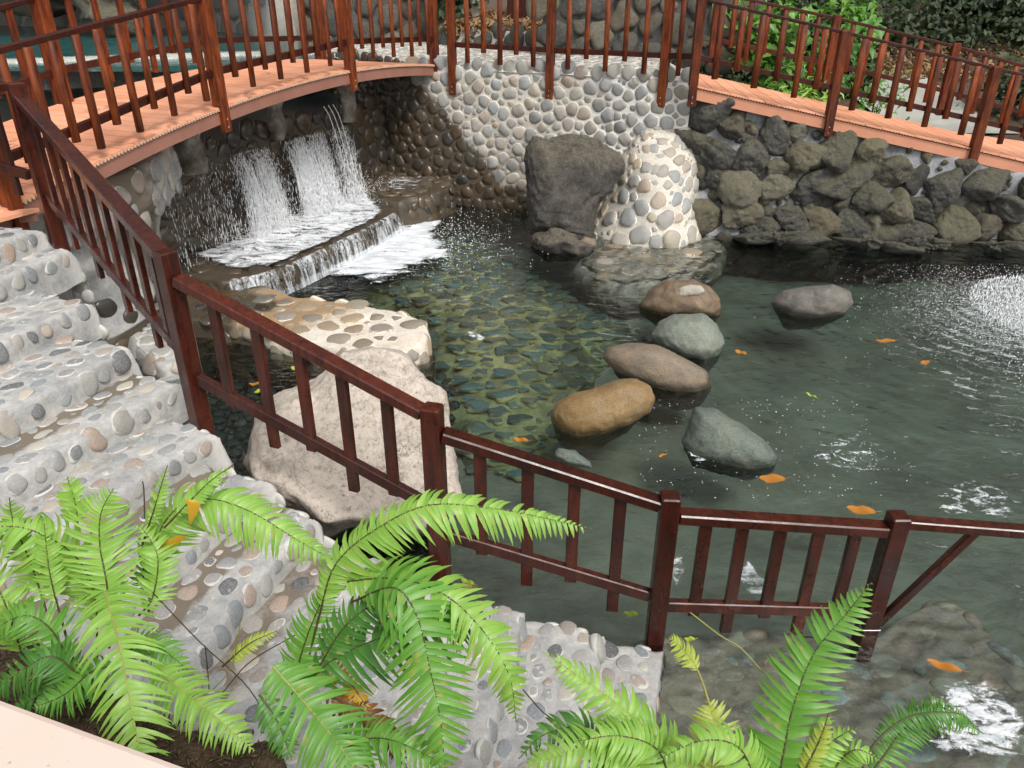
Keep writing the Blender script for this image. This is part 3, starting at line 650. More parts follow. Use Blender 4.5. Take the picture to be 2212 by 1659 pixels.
P0 = (-3.52, 5.92, 1.45, 2.87); P1 = (-1.96, 4.27, .70, 2.18); P2 = (-.43, 3.66, .25, 1.52); P3 = (.86, 3.48, -.35, 1.07); q4 = at(1943, 1112, .93); P4 = (q4[0], q4[1], -.15, .93)
def zr(x, y, P, lo=0.): return float(atY(x, y, P[1])[2])-lo
rl = [((zr(75, 200, P0, .02), zr(352, 545, P1, .04)), (zr(112, 415, P0, .02), zr(380, 762, P1, .03))),
      ((zr(395, 580, P1, .04), zr(925, 888, P2, .04)), (zr(428, 800, P1, .03), zr(922, 1092, P2, .03))),
      ((zr(978, 918, P2, .04), zr(1430, 1082, P3, .04)), (zr(978, 1140, P2, .03), zr(1398, 1283, P3, .03))),
      ((zr(1482, 1100, P3, .04), zr(1918, 1132, P4, .04)), (zr(1448, 1298, P3, .03), zr(1880, 1312, P4, .03)))]
sr = thing('stair_railing', (P1[0], P1[1], P1[2]), 'glossy dark red timber railing descending beside the pebble staircase into the pool', 'railing', 'dark and orange brown timber railings')
railing(sr, [P0, P1, P2, P3, P4], M['wood'], rails=rl, nb=[9, 5, 4, 5], rw=(.095, .065), bw=(.068, .034))
e4 = np.array((P4[0], P4[1], 0)); er = at(2330, 1152, .90); et = at(2108, 1168, .87)
mb = MB(); mb.beam((P4[0]+.05, P4[1]-.01, .885), (er[0], er[1], .885), .075, .055); mb.build('top_rail', M['wood'], sr)
mb = MB(); et = np.array((P4[0], P4[1]))+(er[:2]-np.array((P4[0], P4[1])))*.45; mb.beam((P4[0]+.05, P4[1]-.01, .13), (et[0], et[1], .865), .04, .05); mb.build('brace', M['wood'], sr)
mb = MB(); mb.beam((P4[0], P4[1], .112), (P4[0], P4[1], .120), .109, .109, up=(1, 0, 0), bev=.002); mb.build('metal_band', M['bolt'], sr)

# short railing going left from the top post
lr = thing('landing_railing', (-4.0, 6.1, 1.7), 'dark brown timber railing section leaving the top stair post at the left edge', 'railing', 'dark and orange brown timber railings')
LA = (-4.62, 6.42, 1.6, 2.98); LB = (-3.60, 5.96, 1.6, 2.8)
zl_ = lambda x, y, P: float(on_line(x, y, LA, LB)[2])
railing(lr, [LA, LB], M['woodm'], rails=[((2.98, 2.82), (2.33, 2.20))], nb=[4], skip=(1,), bw=(.065, .034))

# ================================================================== FOOTBRIDGE
BA = np.array((-3.75, 7.1)); BB = np.array((-1.27, 13.6)); bd = (BB-BA)/np.linalg.norm(BB-BA); bn = np.array((-bd[1], bd[0]))  # bn: away from the viewer (left)
pix = [(50, 430), (200, 349), (320, 298), (466, 234), (600, 186), (755, 152), (940, 139)]
bp = [on_line(x, y, BA, BB) for x, y in pix]; bs = np.array([(p[:2]-BA)@bd for p in bp]); bz = np.array([p[2] for p in bp])
cf = np.polyfit(bs, bz, 3)
def bzf(s): return float(np.polyval(cf, s))
s0, s1 = bs[0]-1.2, bs[-1]
BW = 1.95
br = thing('footbridge', (BA[0], BA[1], 1.9), 'arched footbridge with terracotta plank deck and orange brown railings above the waterfall', 'bridge')
def bpt(s, w, dz=0.): p = BA+bd*s+bn*w; return np.array((p[0], p[1], bzf(s)+dz))
mb = MB(); s = s0; pwid = .145
while s < s1:
    e = min(s+pwid-.010, s1); a, b, c, d_ = bpt(s, -.02), bpt(e, -.02), bpt(e, BW), bpt(s, BW); t = np.array((0, 0, .025))
    mb.add([a-t, b-t, c-t, d_-t, a, b, c, d_], Q=[(0, 1, 2, 3)[::-1], (4, 5, 6, 7), (0, 1, 5, 4), (1, 2, 6, 5), (2, 3, 7, 6), (3, 0, 4, 7)], smooth=False); s += pwid
mb.build('deck', M['deck'], br)
mb = MB(); s = s0
while s < s1-.02:    # open ends of the hollow boards
    a = bpt(s, -.028, -.024); b = bpt(s+.028, -.028, -.024); mb.beam(a, b, .012, .020, bev=.001); s += .042
mb.build('board_ends', M['boardend'], br)
for w, m in ((-.012, 'fascia'), (BW-.03, 'fascia')):
    n = 28; G = []
    for k in range(n+1):
        s = s0+(s1-s0)*k/n; G.append([bpt(s, w, -.045), bpt(s, w, -.17), bpt(s, w+.04, -.17), bpt(s, w+.04, -.045), bpt(s, w, -.045)])
    mb = MB(); mb.grid(np.array(G), smooth=False, flip=True); mb.build('fascia', M[m], br)
mb = MB()
for w in (.5, 1.0, 1.5):
    n = 14
    for k in range(n): mb.beam(bpt(s0+(s1-s0)*k/n, w, -.10), bpt(s0+(s1-s0)*(k+1)/n, w, -.10), .06, .14)
mb.build('joist', M['woodm'], br)
# near railing of the bridge
ns = [(on_line(24, 440, BA, BB)[:2]-BA)@bd, (on_line(478, 240, BA, BB)[:2]-BA)@bd, (on_line(757, 155, BA, BB)[:2]-BA)@bd, (on_line(938, 145, BA, BB)[:2]-BA)@bd]
ns[3] = s1-.02
def bpost(s, w, lo=.26, hi=1.12): p = BA+bd*s+bn*w; return (p[0], p[1], bzf(s)-lo, bzf(s)+hi)
nearp = [bpost(s, -.0) for s in ns]; lows = [bzf(s) for s in ns]
tz = [float(on_line(24, 116, BA, BB)[2]), float(on_line(455, -6, BA, BB)[2])]
th = tz[1]-bzf(ns[1])
bz0 = [float(on_line(160, 280, BA, BB)[2]), float(on_line(453, 158, BA, BB)[2])]
sl = (np.array([(on_line(160, 280, BA, BB)[:2]-BA)@bd, (on_line(453, 158, BA, BB)[:2]-BA)@bd]))
bl = bz0[1]-bzf(sl[1])
rails = [((tz[0], tz[1]), (bzf(ns[0])+bl, bzf(ns[1])+bl)), ((tz[1], bzf(ns[2])+th), (bzf(ns[1])+bl, bzf(ns[2])+bl)), ((bzf(ns[2])+th, bzf(ns[3])+th), (bzf(ns[2])+bl, bzf(ns[3])+bl+.03))]
railing(br, nearp, M['woodo'], pw=.12, rails=rails, nb=[10, 9, 8], round_=True, bw=(.085, .05), boff=.045, lowpost=lows, side=-1, bolts=True, mat_r=M['woodm'], ext=(.05, .19), rw=(.075, .05), mw=(.05, .075))
# far railing
fs = [-1.2, 1.55, 4.1, 6.7]
farp = [bpost(s, BW-.02, .10, 1.16) for s in fs]
fr_ = [((bzf(fs[k])+1.05, bzf(fs[k+1])+1.05), (bzf(fs[k])+.33, bzf(fs[k+1])+.33)) for k in range(3)]
railing(br, farp, M['woodo'], pw=.15, rails=fr_, nb=[6, 6, 6], bw=(.075, .04), mat_r=M['woodm'], ext=(.03, .2), rw=(.075, .05), side=1)

# wood deck corner at the left edge
ldk = thing('landing_deck', (-4.3, 5.9, 1.8), 'small corner of terracotta plank landing above the top stair at the left edge', 'deck')
mb = MB(); c0 = at(78, 452, 1.86); dirs_ = np.array((.42, .9, 0)); dirs_ /= np.linalg.norm(dirs_); dl = np.array((-.9, -.25, 0)); dl /= np.linalg.norm(dl)
c0 = at(84, 449, 1.86)
for k in range(9):
    a = c0-dirs_*.15*k; b = a-dirs_*.144
    L = 1.8; t = np.array((0, 0, .03)); q = [a, a+dl*L, b+dl*L, b]
    mb.add([*(x-t for x in q), *q], Q=[(3, 2, 1, 0), (4, 5, 6, 7), (0, 1, 5, 4), (1, 2, 6, 5), (2, 3, 7, 6), (3, 0, 4, 7)], smooth=False)
mb.build('planks', M['deck'], ldk)
mb = MB(); mb.beam(c0+np.array((-.03, -.01, -.07)), c0+dl*1.8+np.array((0, -.01, -.07)), .04, .08); mb.build('fascia', M['fascia'], ldk)

# ================================================================== PEBBLE WALL AND PLATFORM
ZP = 2.17
cw = Curve([(-3.3, 15.6), (-2.7, 14.5), (-1.9, 13.85), (-.9, 13.5), (.3, 13.15), (1.3, 12.75), (2.0, 12.35), (2.62, 12.1)])
BAT = -.28
S_, s1_ = wall_surf(cw, .0, ZP, .03, 1, 3, extra=lambda u, v, P: .25*(1-v/ZP))
def wwet(p):
    # splash zone spreading right of the falls
    x = p[0]; lim = 2.2-1.15*(x+1.7) if x > -1.7 else 2.6
    lim = max(lim, .42 if x < 1.0 else .12)
    return float(np.clip((lim-p[2])*2.2+.35, 0, 1))
pw_ = thing('pebble_wall', (0, 13.3, 0), 'curved pebble and pale mortar retaining wall carrying the platform behind the pool', 'wall')
mb = MB(); wall_grid(mb, cw, S_, -.5, ZP-.02, .05, wet=wwet, att0=lambda p: float(np.clip((p[0]-.6-.4*(p[2]-1.2))*1.2, 0, 1)+(p[2] > ZP-.12)*.6), grime=lambda p: .28+.25*(p[2] < .9))
Pq, Rq = darts(cw.L, ZP+.35, .032, .108, 14000, 1.0, seed=31, keep=.90)
lay(mb, Pq-np.array((0, .3)), Rq, s1_, sub=4, gap=.012, thick=.5, proud=.3, p=9, rim0=.12, wet=wwet, seed=8, rimh=.2, cap=1.2)
mb.build('wall_face', [M['mortw'], M['pebw']], pw_)
# platform paving (stones set in the top)
mb = MB(); X, Y = np.meshgrid(np.linspace(-3.6, 2.62, 90), np.linspace(0, 1, 60), indexing='ij')
ux = np.interp(X, cw.p[:, 0], cw.p[:, 1]); Y0 = ux-.02; YY = Y0+.0+(21-Y0)*Y
Gp = np.stack([X, YY, np.full(X.shape, ZP)+.008*np.sin(X*4)*np.cos(YY*3)-.05*(Y == 0)], -1); mb.grid(Gp, m=0, flip=False)
Pq, Rq = darts(6.15, 6.2, .05, .11, 9000, 1.0, seed=77)
def s_pl(u, v): return np.array((u-3.6, v+12.2, ZP+.004)), np.array((1., 0, 0)), np.array((0, 1., 0)), np.array((0, 0, 1.))
lay(mb, Pq, Rq, s_pl, sub=2, gap=.03, thick=.25, proud=.25, keepf=lambda u, v: v+12.2 > np.interp(u-3.6, cw.p[:, 0], cw.p[:, 1])+.06, seed=9, rimh=.5)
mb.build('paving', [M['mortf'], M['pebw']], pw_)

# white mortar buttress with big cream stones
fl = thing('mortar_buttress', (2.0, 11.6, 0), 'bright cream mortar bulge set with big round pebbles at the foot of the wall', 'buttress')
cx_, cy_ = 2.12, 12.25
def frad(v): return float(np.interp(v, [-.4, 0, .3, .6, .9, 1.15, 1.35, 1.5, 1.62], [1.05, .98, .88, .78, .68, .56, .42, .28, .1]))
def S_f(u, v):
    a = radians(170)+u/1.1*1.0; r = frad(v)+.03*math.sin(v*4+u*3)
    x = cx_-.04+cos(a)*r*.90+.16*v; y = cy_+.12*max(0, v-.3)+.35*max(0, v-1.0)+sin(a)*r*1.32; return np.array((x, y, v))
def s_f(u, v):
    p = S_f(u, v); e = .01; tu = S_f(u+e, v)-S_f(u-e, v); tv = S_f(u, v+e)-S_f(u, v-e); tu /= np.linalg.norm(tu); tv /= np.linalg.norm(tv); n = np.cross(tu, tv); n /= np.linalg.norm(n); return p, tu, tv, n
Uf = np.linspace(0, 3.6, 60); Vf = np.linspace(-.4, 1.62, 60)
Gf = np.array([[S_f(u, v) for v in Vf] for u in Uf]); Gf += (.02*fbm(Gf.reshape(-1, 3)*3, 3, 4)).reshape(Gf.shape[:2])[..., None]*np.array((.3, -1, 0))
mb = MB(); mb.grid(Gf, m=0)
Pq, Rq = darts(3.6, 1.95, .05, .20, 6000, 1.0, rfun=lambda x, y: 1.0-.30*y, seed=5, keep=.95)
Pq[:, 1] -= .38
lay(mb, Pq, Rq, s_f, sub=4, gap=.04, thick=.45, proud=.2, seed=18, rimh=.25, cap=1.1, p=9)
mb.build('mortar_face', [M['mortf'], M['pebf']], fl)

# ================================================================== LAVA WALL (right)
lw = thing('lava_rock_wall', (5, 11.3, 0), 'rough dark lava boulder wall under the ramp on the right of the pool', 'wall')
la = at(1506, 188, 2.08); lb = at(2092, 318, 1.30)
RA, RB = la[:2], lb[:2]; rd = (RB-RA)/np.linalg.norm(RB-RA); rn = np.array((-rd[1], rd[0]))
if rn[1] < 0: rn = -rn
def rz(x): return la[2]+(lb[2]-la[2])*(x-la[0])/(lb[0]-la[0])
rp = [on_line(x, y, RA, RB) for x, y in ((1506, 186), (1776, 247), (2092, 318), (2212, 346))]
def rzf(s): ss = [(p[:2]-RA)@rd for p in rp]; return float(np.interp(s, ss+[ss[-1]+3], [p[2] for p in rp]+[rp[-1][2]-.35]))
q0 = RA+rn*.10; q1 = RA+rd*9+rn*.10
cl = Curve([(q0[0]-.02, q0[1]+.5), (q0[0]+.12, q0[1]+.02), tuple(RA+rd*2+rn*.1), tuple(RA+rd*4+rn*.12), tuple(RA+rd*6.5+rn*.1), tuple(q1)])
S_l, s1_l = wall_surf(cl, 0, 2, .10, 1, 8, extra=lambda u, v, P: .30*(1-v/1.6))
ztl = lambda u: rzf(u-.3)-.18
mb = MB(); wall_grid(mb, cl, S_l, -.55, ztl, .08, cap=.5)
Pq, Rq = darts(cl.L, 2.6, .03, .22, 12000, 1.05, seed=64, keep=.94)
Pq[:, 1] -= .5
k_ = 0
for (u, v), r0 in zip(Pq, Rq):
    r0 = min(r0, (ztl(u)-v)/.72)
    if r0 < .03: continue
    p, tu, tv, nn = s1_l(u, v); D, T = ico(5 if r0 > .12 else 4); k_ += 1
    f = rock(D, 500+k_, 16, 9); rg = np.random.default_rng(k_); sc = np.array((1.05+.35*rg.random(), .95+.2*rg.random(), .85+.4*rg.random()))*r0*1.14
    an = rg.normal(0, .45); ca, sa = cos(an), sin(an); W = D*f[:, None]; W = W*sc
    W[:, 2] *= .8; W = np.stack([W[:, 0]*ca-W[:, 1]*sa, W[:, 0]*sa+W[:, 1]*ca, W[:, 2]], -1)
    V = p+np.outer(W[:, 0], tu)+np.outer(W[:, 1], tv)+np.outer(W[:, 2]+r0*.22, nn)
    V = V+D[:, :1]*0+(nn*1.0)[None]*(.10*r0*fbm(V*9, 3, 6))[:, None]+(V-p)/(np.linalg.norm(V-p, axis=1)[:, None]+1e-6)*(.09*r0*fbm(V*9, 3, 9)+.008*fbm(V*40, 2, 2)-.010*np.clip(vnoise(V*28, 4), 0, 1))[:, None]
    A = np.zeros((len(V), 4)); A[:, 1] = np.clip((.16-V[:, 2])*4, 0, 1); mb.add(V, T=T, m=1, att=A)
mb.build('wall_face', [M['mortl'], M['lava']], lw)
# wet slabs at the foot of that wall
for k, (ol, Y, th_) in enumerate([([(1570, 512), (1640, 498), (1760, 500), (1800, 520), (1720, 532), (1600, 528)], 11.1, .25), ([(1800, 515), (1870, 505), (1960, 525), (2010, 545), (1930, 555), (1840, 540)], 10.9, .22),
                                 ([(1930, 520), (2010, 505), (2070, 520), (2060, 545), (1990, 552)], 11.0, .22), ([(2080, 522), (2150, 512), (2212, 520), (2230, 545), (2120, 548)], 10.8, .2)]):
    mb = MB(); boulder(mb, ol, Y, th_, 6, amp=.09, fr=2.6, seed=k+70, facet=.6, fine=.03, smoothr=1); o = mb.build('lava_slab', M['lava'])
    tag(o, ['flat wet lava slab right of the cream buttress shelf', 'low wet slab under the middle of the lava wall', 'squat rock by the water below the far ramp post', 'rightmost wet slab at the foot of the lava wall'][k], 'rock', 'wet slabs along the lava wall')

# ================================================================== RAMP BOARDWALK
rw_ = thing('boardwalk_ramp', (RA[0], RA[1], 2.0), 'terracotta plank ramp with orange brown railings sloping down to the right above the lava wall', 'boardwalk')
RWD = 2.1
def rpt(s, w, dz=0.): p = RA+rd*s+rn*w; return np.array((p[0], p[1], rzf(s)+dz))
mb = MB(); s = 0.; sk = .0
while s < 8.5:
    e = s+.232; a, b, c, d_ = rpt(s, -.03), rpt(e, -.03), rpt(e, RWD), rpt(s, RWD); t = np.array((0, 0, .025))
    mb.add([a-t, b-t, c-t, d_-t, a, b, c, d_], Q=[(3, 2, 1, 0), (4, 5, 6, 7), (0, 1, 5, 4), (1, 2, 6, 5), (2, 3, 7, 6), (3, 0, 4, 7)], smooth=False); s += .243
mb.build('deck', M['deck'], rw_)
mb = MB(); s = 0.
while s < 8.4: mb.beam(rpt(s, -.036, -.026), rpt(s+.024, -.036, -.026), .012, .018, bev=.001); s += .042
mb.build('board_ends', M['hollow'], rw_)
G = [[rpt(s_, -.02, -.035), rpt(s_, -.02, -.185), rpt(s_, .03, -.185), rpt(s_, .03, -.035), rpt(s_, -.02, -.035)] for s_ in np.linspace(0, 8.4, 43)]
mb = MB(); mb.grid(np.array(G), smooth=False)
mb.build('fascia', M['fasciap'], rw_)
ss = [(on_line(x, y, RA, RB)[:2]-RA)@rd for x, y in ((1496, 190), (1792, 250), (2104, 320))]; ss.append(ss[2]*2-ss[1])
def rpost(s, w, lo, hi): p = RA+rd*s+rn*w; return (p[0], p[1], rzf(s)-lo, rzf(s)+hi)
ztop = [float(on_line(x, y, RA, RB)[2]) for x, y in ((1502, -6), (1812, 64), (2142, 142))]; ztop.append(ztop[2]-.45)
np_ = [(*rpost(s, -.02, 0, 0)[:2], rzf(s)-.27, zt) for s, zt in zip(ss, ztop)]
zb_ = [float(on_line(x, y, RA, RB)[2]) for x, y in ((1500, 122), (1798, 190), (2112, 262))]; zb_.append(zb_[2]-.42)
tt_ = [float(on_line(x, y, RA, RB)[2]) for x, y in ((1505, -2), (1812, 70), (2135, 148))]; tt_.append(tt_[2]-.42)
railing(rw_, np_, M['woodo'], pw=.125, rails=[((tt_[k], tt_[k+1]), (zb_[k], zb_[k+1])) for k in range(3)], nb=[6, 7, 6], round_=True, bw=(.095, .06), boff=.045, lowpost=[rzf(s) for s in ss], side=-1, bolts=True, mat_r=M['woodm'], ext=(.04, .2), first_long=True, rw=(.07, .045), mw=(.045, .07))
FA = RA+rn*RWD; FBp = FA+rd
fs_ = [(on_line(x, y, FA, FBp)[:2]-FA)@rd for x, y in ((1545, 60), (1797, 100), (2053, 150), (2260, 170))]
fz = [float(on_line(x, y, FA, FBp)[2]) for x, y in ((1545, -22), (1797, 32), (2053, 93), (2260, 150))]
fzt = [z-.05 for z in fz]; fzb = [z-.72 for z in fz]
fp_ = [(*(FA+rd*s), z-1.1, z) for s, z in zip(fs_, fz)]
railing(rw_, fp_, M['woodo'], pw=.12, rails=[((fzt[k], fzt[k+1]), (fzb[k], fzb[k+1])) for k in range(3)], nb=[6, 6, 5], round_=True, bw=(.09, .06), mat_r=M['woodm'], ext=(.04, .2), rw=(.07, .045), mw=(.045, .07), side=1)

# platform railing
ZB = Curve([(-1.35, 13.62), (-.9, 13.45), (.5, 13.05), (1.5, 12.65), (2.3, 12.2)])
pr = thing('platform_railing', (0, 13.2, ZP), 'orange brown timber railing along the pebble platform edge between bridge and ramp', 'railing', 'dark and orange brown timber railings')
L0 = np.array((-1.0, 13.50)); L1 = np.array(RA)+np.array((-.02, -.0))
def pl(x): # edge of wall at pixel column x, level ZP
    s = np.linspace(0, cw.L, 400); P_, d, n = S_(s, np.full(400, ZP)); px = CX+FP*P_[:, 0]/(P_[:, 1]*cos(PT)+(HC-ZP)*sin(PT)); k = np.argmin(abs(px-x)); return P_[k, :2]+n[k]*.04
pp = [pl(x) for x in (980, 1190, 1436)]+[np.array(np_[0][:2])]
def zpx(y, p): return float(atY(1106, y, p[1])[2])
pst = [(p[0], p[1], ZP-.42 if k < 3 else ZP-.2, ZP+1.12) for k, p in enumerate(pp)]
zbr = [zpx(96, pp[0]), zpx(108, pp[1]), zpx(120, pp[2]), zpx(122, pp[3])]
railing(pr, pst, M['woodo'], pw=.12, rails=[((ZP+1.06, ZP+1.06), (zbr[k], zbr[k+1])) for k in range(3)], nb=[5, 5, 1], round_=True, bw=(.085, .055), boff=.03, mat_r=M['woodm'], ext=(.06, .22), first_long=True, side=-1, skip=(3,), bolts=True, rw=(.075, .05))

# ================================================================== WATERFALL SIDE
WA, WB = np.array((-4.35, 9.2)), np.array((-2.15, 13.75)); wd = (WB-WA)/np.linalg.norm(WB-WA); wn = np.array((wd[1], -wd[0]))
ww = thing('waterfall_wall', (-3.2, 11.5, 0), 'wet dark cobbled wall under the footbridge with water pouring down it', 'wall')
cv = Curve([tuple(WA-wd*.5), tuple(WA+wd*1.2), tuple(WA+wd*2.6), tuple(WB)])
S2, s2_ = wall_surf(cv, 0, 1.6, .05, 1, 13)
mb = MB(); wall_grid(mb, cv, S2, -.5, 1.55, .06, wet=lambda p: 1., cap=.35)
Pq, Rq = darts(cv.L, 1.75, .06, .15, 4000, 1.0, seed=21); lay(mb, Pq-np.array((0, .1)), Rq, s2_, sub=3, gap=.025, thick=.45, proud=.35, wet=lambda p: 1., seed=22, cap=1.15)
mb.build('wall_face', [M['mortw'], M['pebw']], ww)
# concrete stub columns on the wall's lip that carry the bridge
cols = [((400, 290), (418, 372), .16), ((590, 212), (600, 300), .12), ((746, 188), (752, 262), .12)]
lab = ['rough concrete column under the left part of the footbridge', 'thin dripping concrete column below the middle of the footbridge', 'thin dripping concrete column beside the right bridge post']
for k, (a, b, r) in enumerate(cols):
    p = on_line(*a, WA+wn*.08, WB+wn*.08); q = on_line(*b, WA+wn*.08, WB+wn*.08); q[2] = min(q[2], p[2]-.3)
    n = 22; G = []
    for i in range(n):
        f = i/(n-1); c = q+(p-q)*f; c[2] = q[2]+(p[2]+.15-q[2])*f; row = []
        for j in range(17):
            A = 2*pi*j/16; row.append((c[0]+cos(A)*r, c[1]+sin(A)*r, c[2]))
        G.append(row)
    G = np.array(G); N = .35*r*fbm(G.reshape(-1, 3)*6, 3, k).reshape(G.shape[:2]); cen = G.mean(1, keepdims=True); G = G+(G-cen)/r*N[..., None]; G[:, -1] = G[:, 0]
    mb = MB(); mb.grid(G, m=0, att=np.tile((0, .42, .55, 0), G.shape[:2]+(1,))); tag(mb.build('concrete_column', M['mort']), lab[k], 'column', 'columns under the footbridge')
# left abutment: cobbled lip above a hollow smooth wall
ab = thing('bridge_abutment', (-4.0, 8.4, 0), 'rough cement abutment with cobbled lip under the left end of the footbridge', 'abutment')
ca = Curve([(-5.2, 6.9), (-4.2, 6.9), (-3.78, 7.6), (-3.75, 8.5), (-3.95, 9.2), (-4.25, 9.75)])
def abx(u, v, P): return np.where(v > 1.25, .02+.05*np.sin((v-1.25)*5), -.16-.10*np.sin((v+.3)*2.2)+.22*np.clip((.35-v), 0, 1))+.10*fbm(P*1.9, 3, 4)
S3, s3_ = wall_surf(ca, 0, 2, .05, 1, 44, extra=abx)
mb = MB(); wall_grid(mb, ca, S3, -.5, 1.80, .06, cap=.4, grime=lambda p: .42+.25*math.sin(p[1]*3+p[2]*2), wet=lambda p: .8 if p[2] < .25 else .15)
Pq, Rq = darts(ca.L, .42, .06, .13, 900, .9, seed=2); lay(mb, Pq+np.array((0, 1.32)), Rq, s3_, sub=3, gap=.04, thick=.4, proud=.25, seed=2, cap=1.05, grime=lambda p, x, y: .35)
Pq, Rq = darts(ca.L, .6, .06, .12, 300, .9, seed=6, keep=1.2); lay(mb, Pq+np.array((0, -.1)), Rq, s3_, sub=3, gap=.04, thick=.4, proud=.25, seed=4, cap=1.0, wet=lambda p: .7)
mb.build('wall_face', [M['mort'], M['peb']], ab)

def block(mb, poly, z, zb, rnd=.06, amp=.012, m=0, attf=None, step=.05, fr=4, seed=0, bulge=.03):
    """low masonry block with a soft edge; poly in plan, star shaped about its centre"""
    poly = np.array(poly, float); c = poly.mean(0); n = 220; tt = np.linspace(-pi, pi, n+1); rr = poly_r(poly-c, tt); k = np.ones(5)/5
    rr = np.convolve(np.concatenate([rr[-3:-1], rr, rr[1:3]]), k, 'valid')
    prof = [(0.001, 0)]+[(f, 0) for f in np.linspace(.06, .9, 22)]; G = []
    def ring(inset, dz): return np.stack([c[0]+np.cos(tt)*(rr-inset), c[1]+np.sin(tt)*(rr-inset), np.full(n+1, z-dz)], -1)
    for f, _ in prof: G.append(np.stack([c[0]+np.cos(tt)*rr*f, c[1]+np.sin(tt)*rr*f, np.full(n+1, z)], -1))
    for ins, dz in ((rnd*1.2, .002), (rnd*.7, rnd*.12), (rnd*.35, rnd*.4), (.1*rnd, rnd*.8), (0, rnd*1.4), (-bulge*.4, rnd*2.2)): G.append(ring(ins, dz))
    h = z-zb
    for f in (.45, .6, .8, 1): G.append(ring(-bulge, h*f))
    G = np.array(G); N = fbm(G.reshape(-1, 3)*fr, 4, seed).reshape(G.shape[:2])*amp; G[..., 2] += N; d = G-np.array((c[0], c[1], 0)); d[..., 2] = 0; d /= np.linalg.norm(d, axis=-1, keepdims=True)+1e-6; G += d*(N*1.5)[..., None]*(np.arange(len(G))[:, None, None] > 22)
    G[:, -1] = G[:, 0]; A = np.zeros(G.shape[:2]+(4,))
    if attf is not None: A = np.array([attf(p) for p in G.reshape(-1, 3)]).reshape(G.shape[:2]+(4,))
    mb.grid(G, m=m, att=A, flip=False); return c, tt, rr
def dress(mb, poly, z, zb, rs=(.05, .13), attw=None, grime=None, seed=0, gap=.03, keep=1.0, side=True, m=1, sub=3, proud=.2, asp=1.0, rim0=.2, bulge=.03, sr=(.06, .12), sproud=.4):
    poly = np.array(poly, float); lo = poly.min(0); hi = poly.max(0); c = poly.mean(0); sh = c+(poly-c)*.93
    P, R = darts(*(hi-lo), rs[0], rs[1], 4000, asp, seed=seed, keep=keep)
    lay(mb, P, R, lambda u, v: (np.array((u+lo[0], v+lo[1], z+.003)), np.array((1., 0, 0)), np.array((0, 1., 0)), np.array((0, 0, 1.))), m=m, sub=sub, gap=gap, thick=.35, proud=proud, asp=asp, wet=attw, grime=grime, seed=seed+1, rimh=.45, ring=.88, rim0=rim0, keepf=lambda u, v: inside(sh, u+lo[0], v+lo[1]))
    if not side: return
    cl_ = np.concatenate([poly, poly[:1]]); d = np.linalg.norm(np.diff(cl_, axis=0), axis=1); s = np.concatenate([[0], np.cumsum(d)]); L = s[-1]
    P, R = darts(L, z-zb, sr[0], sr[1], 1500, 1.0, seed=seed+2); ccw = np.sum(cl_[:-1, 0]*cl_[1:, 1]-cl_[1:, 0]*cl_[:-1, 1]) > 0
    def sf(u, v):
        x = np.interp(u, s, cl_[:, 0]); y = np.interp(u, s, cl_[:, 1]); e = .12; tx = np.interp((u+e) % L, s, cl_[:, 0])-np.interp((u-e) % L, s, cl_[:, 0]); ty = np.interp((u+e) % L, s, cl_[:, 1])-np.interp((u-e) % L, s, cl_[:, 1]); t = np.array((tx, ty, 0)); t /= np.linalg.norm(t)+1e-9
        nn = np.array((t[1], -t[0], 0))*(1 if ccw else -1); h = z-.05-v; f = max(0, .06-v)*6; nn = nn+np.array((0, 0, .2+f)); nn /= np.linalg.norm(nn); tv = np.cross(nn, t); tv = tv if tv[2] > 0 else -tv
        q = np.array((x, y)); dd = q-c; dd /= np.linalg.norm(dd); q = q-dd*.015+dd*bulge*.8*(v > .1); return np.array((q[0], q[1], h)), t, tv, nn
    lay(mb, P, R, sf, m=m, sub=sub, gap=gap*.6, thick=.5, proud=sproud, wet=attw, seed=seed+3, rimh=.25, rim0=.05)

# wet stone ledge that catches the falls
led = thing('waterfall_ledge', (-2.6, 11, 0), 'wet cobbled step at the foot of the waterfall covered in running water', 'ledge')
lp = [(-4.3, 9.2), (-3.4, 8.75), (-2.95, 9.0), (-2.5, 9.9), (-1.95, 11.15), (-1.75, 11.75), (-2.4, 13.5), (-3.2, 11.9)]
mb = MB(); block(mb, lp, .30, -.5, .05, .02, attf=lambda p: (0, 1, 0, 0)); dress(mb, lp, .30, -.4, (.06, .13), attw=lambda p: 1., seed=81, gap=.03, proud=.25, sr=(.05, .10)); mb.build('lower_step', [M['mortw'], M['pebw']], led)
lp2 = [(-2.05, 12.1), (-1.75, 11.95), (-1.25, 12.25), (-.95, 12.9), (-1.15, 13.75), (-2.3, 14.0), (-2.6, 13.0)]
mb = MB(); block(mb, lp2, .42, -.5, .06, .02, attf=lambda p: (0, 1, .6, 0)); dress(mb, lp2, .42, -.4, (.06, .13), attw=lambda p: 1., grime=lambda p, x, y: .5, seed=91, gap=.03, proud=.25, sr=(.05, .10)); mb.build('upper_step', [M['mortp'], M['pebw']], led)

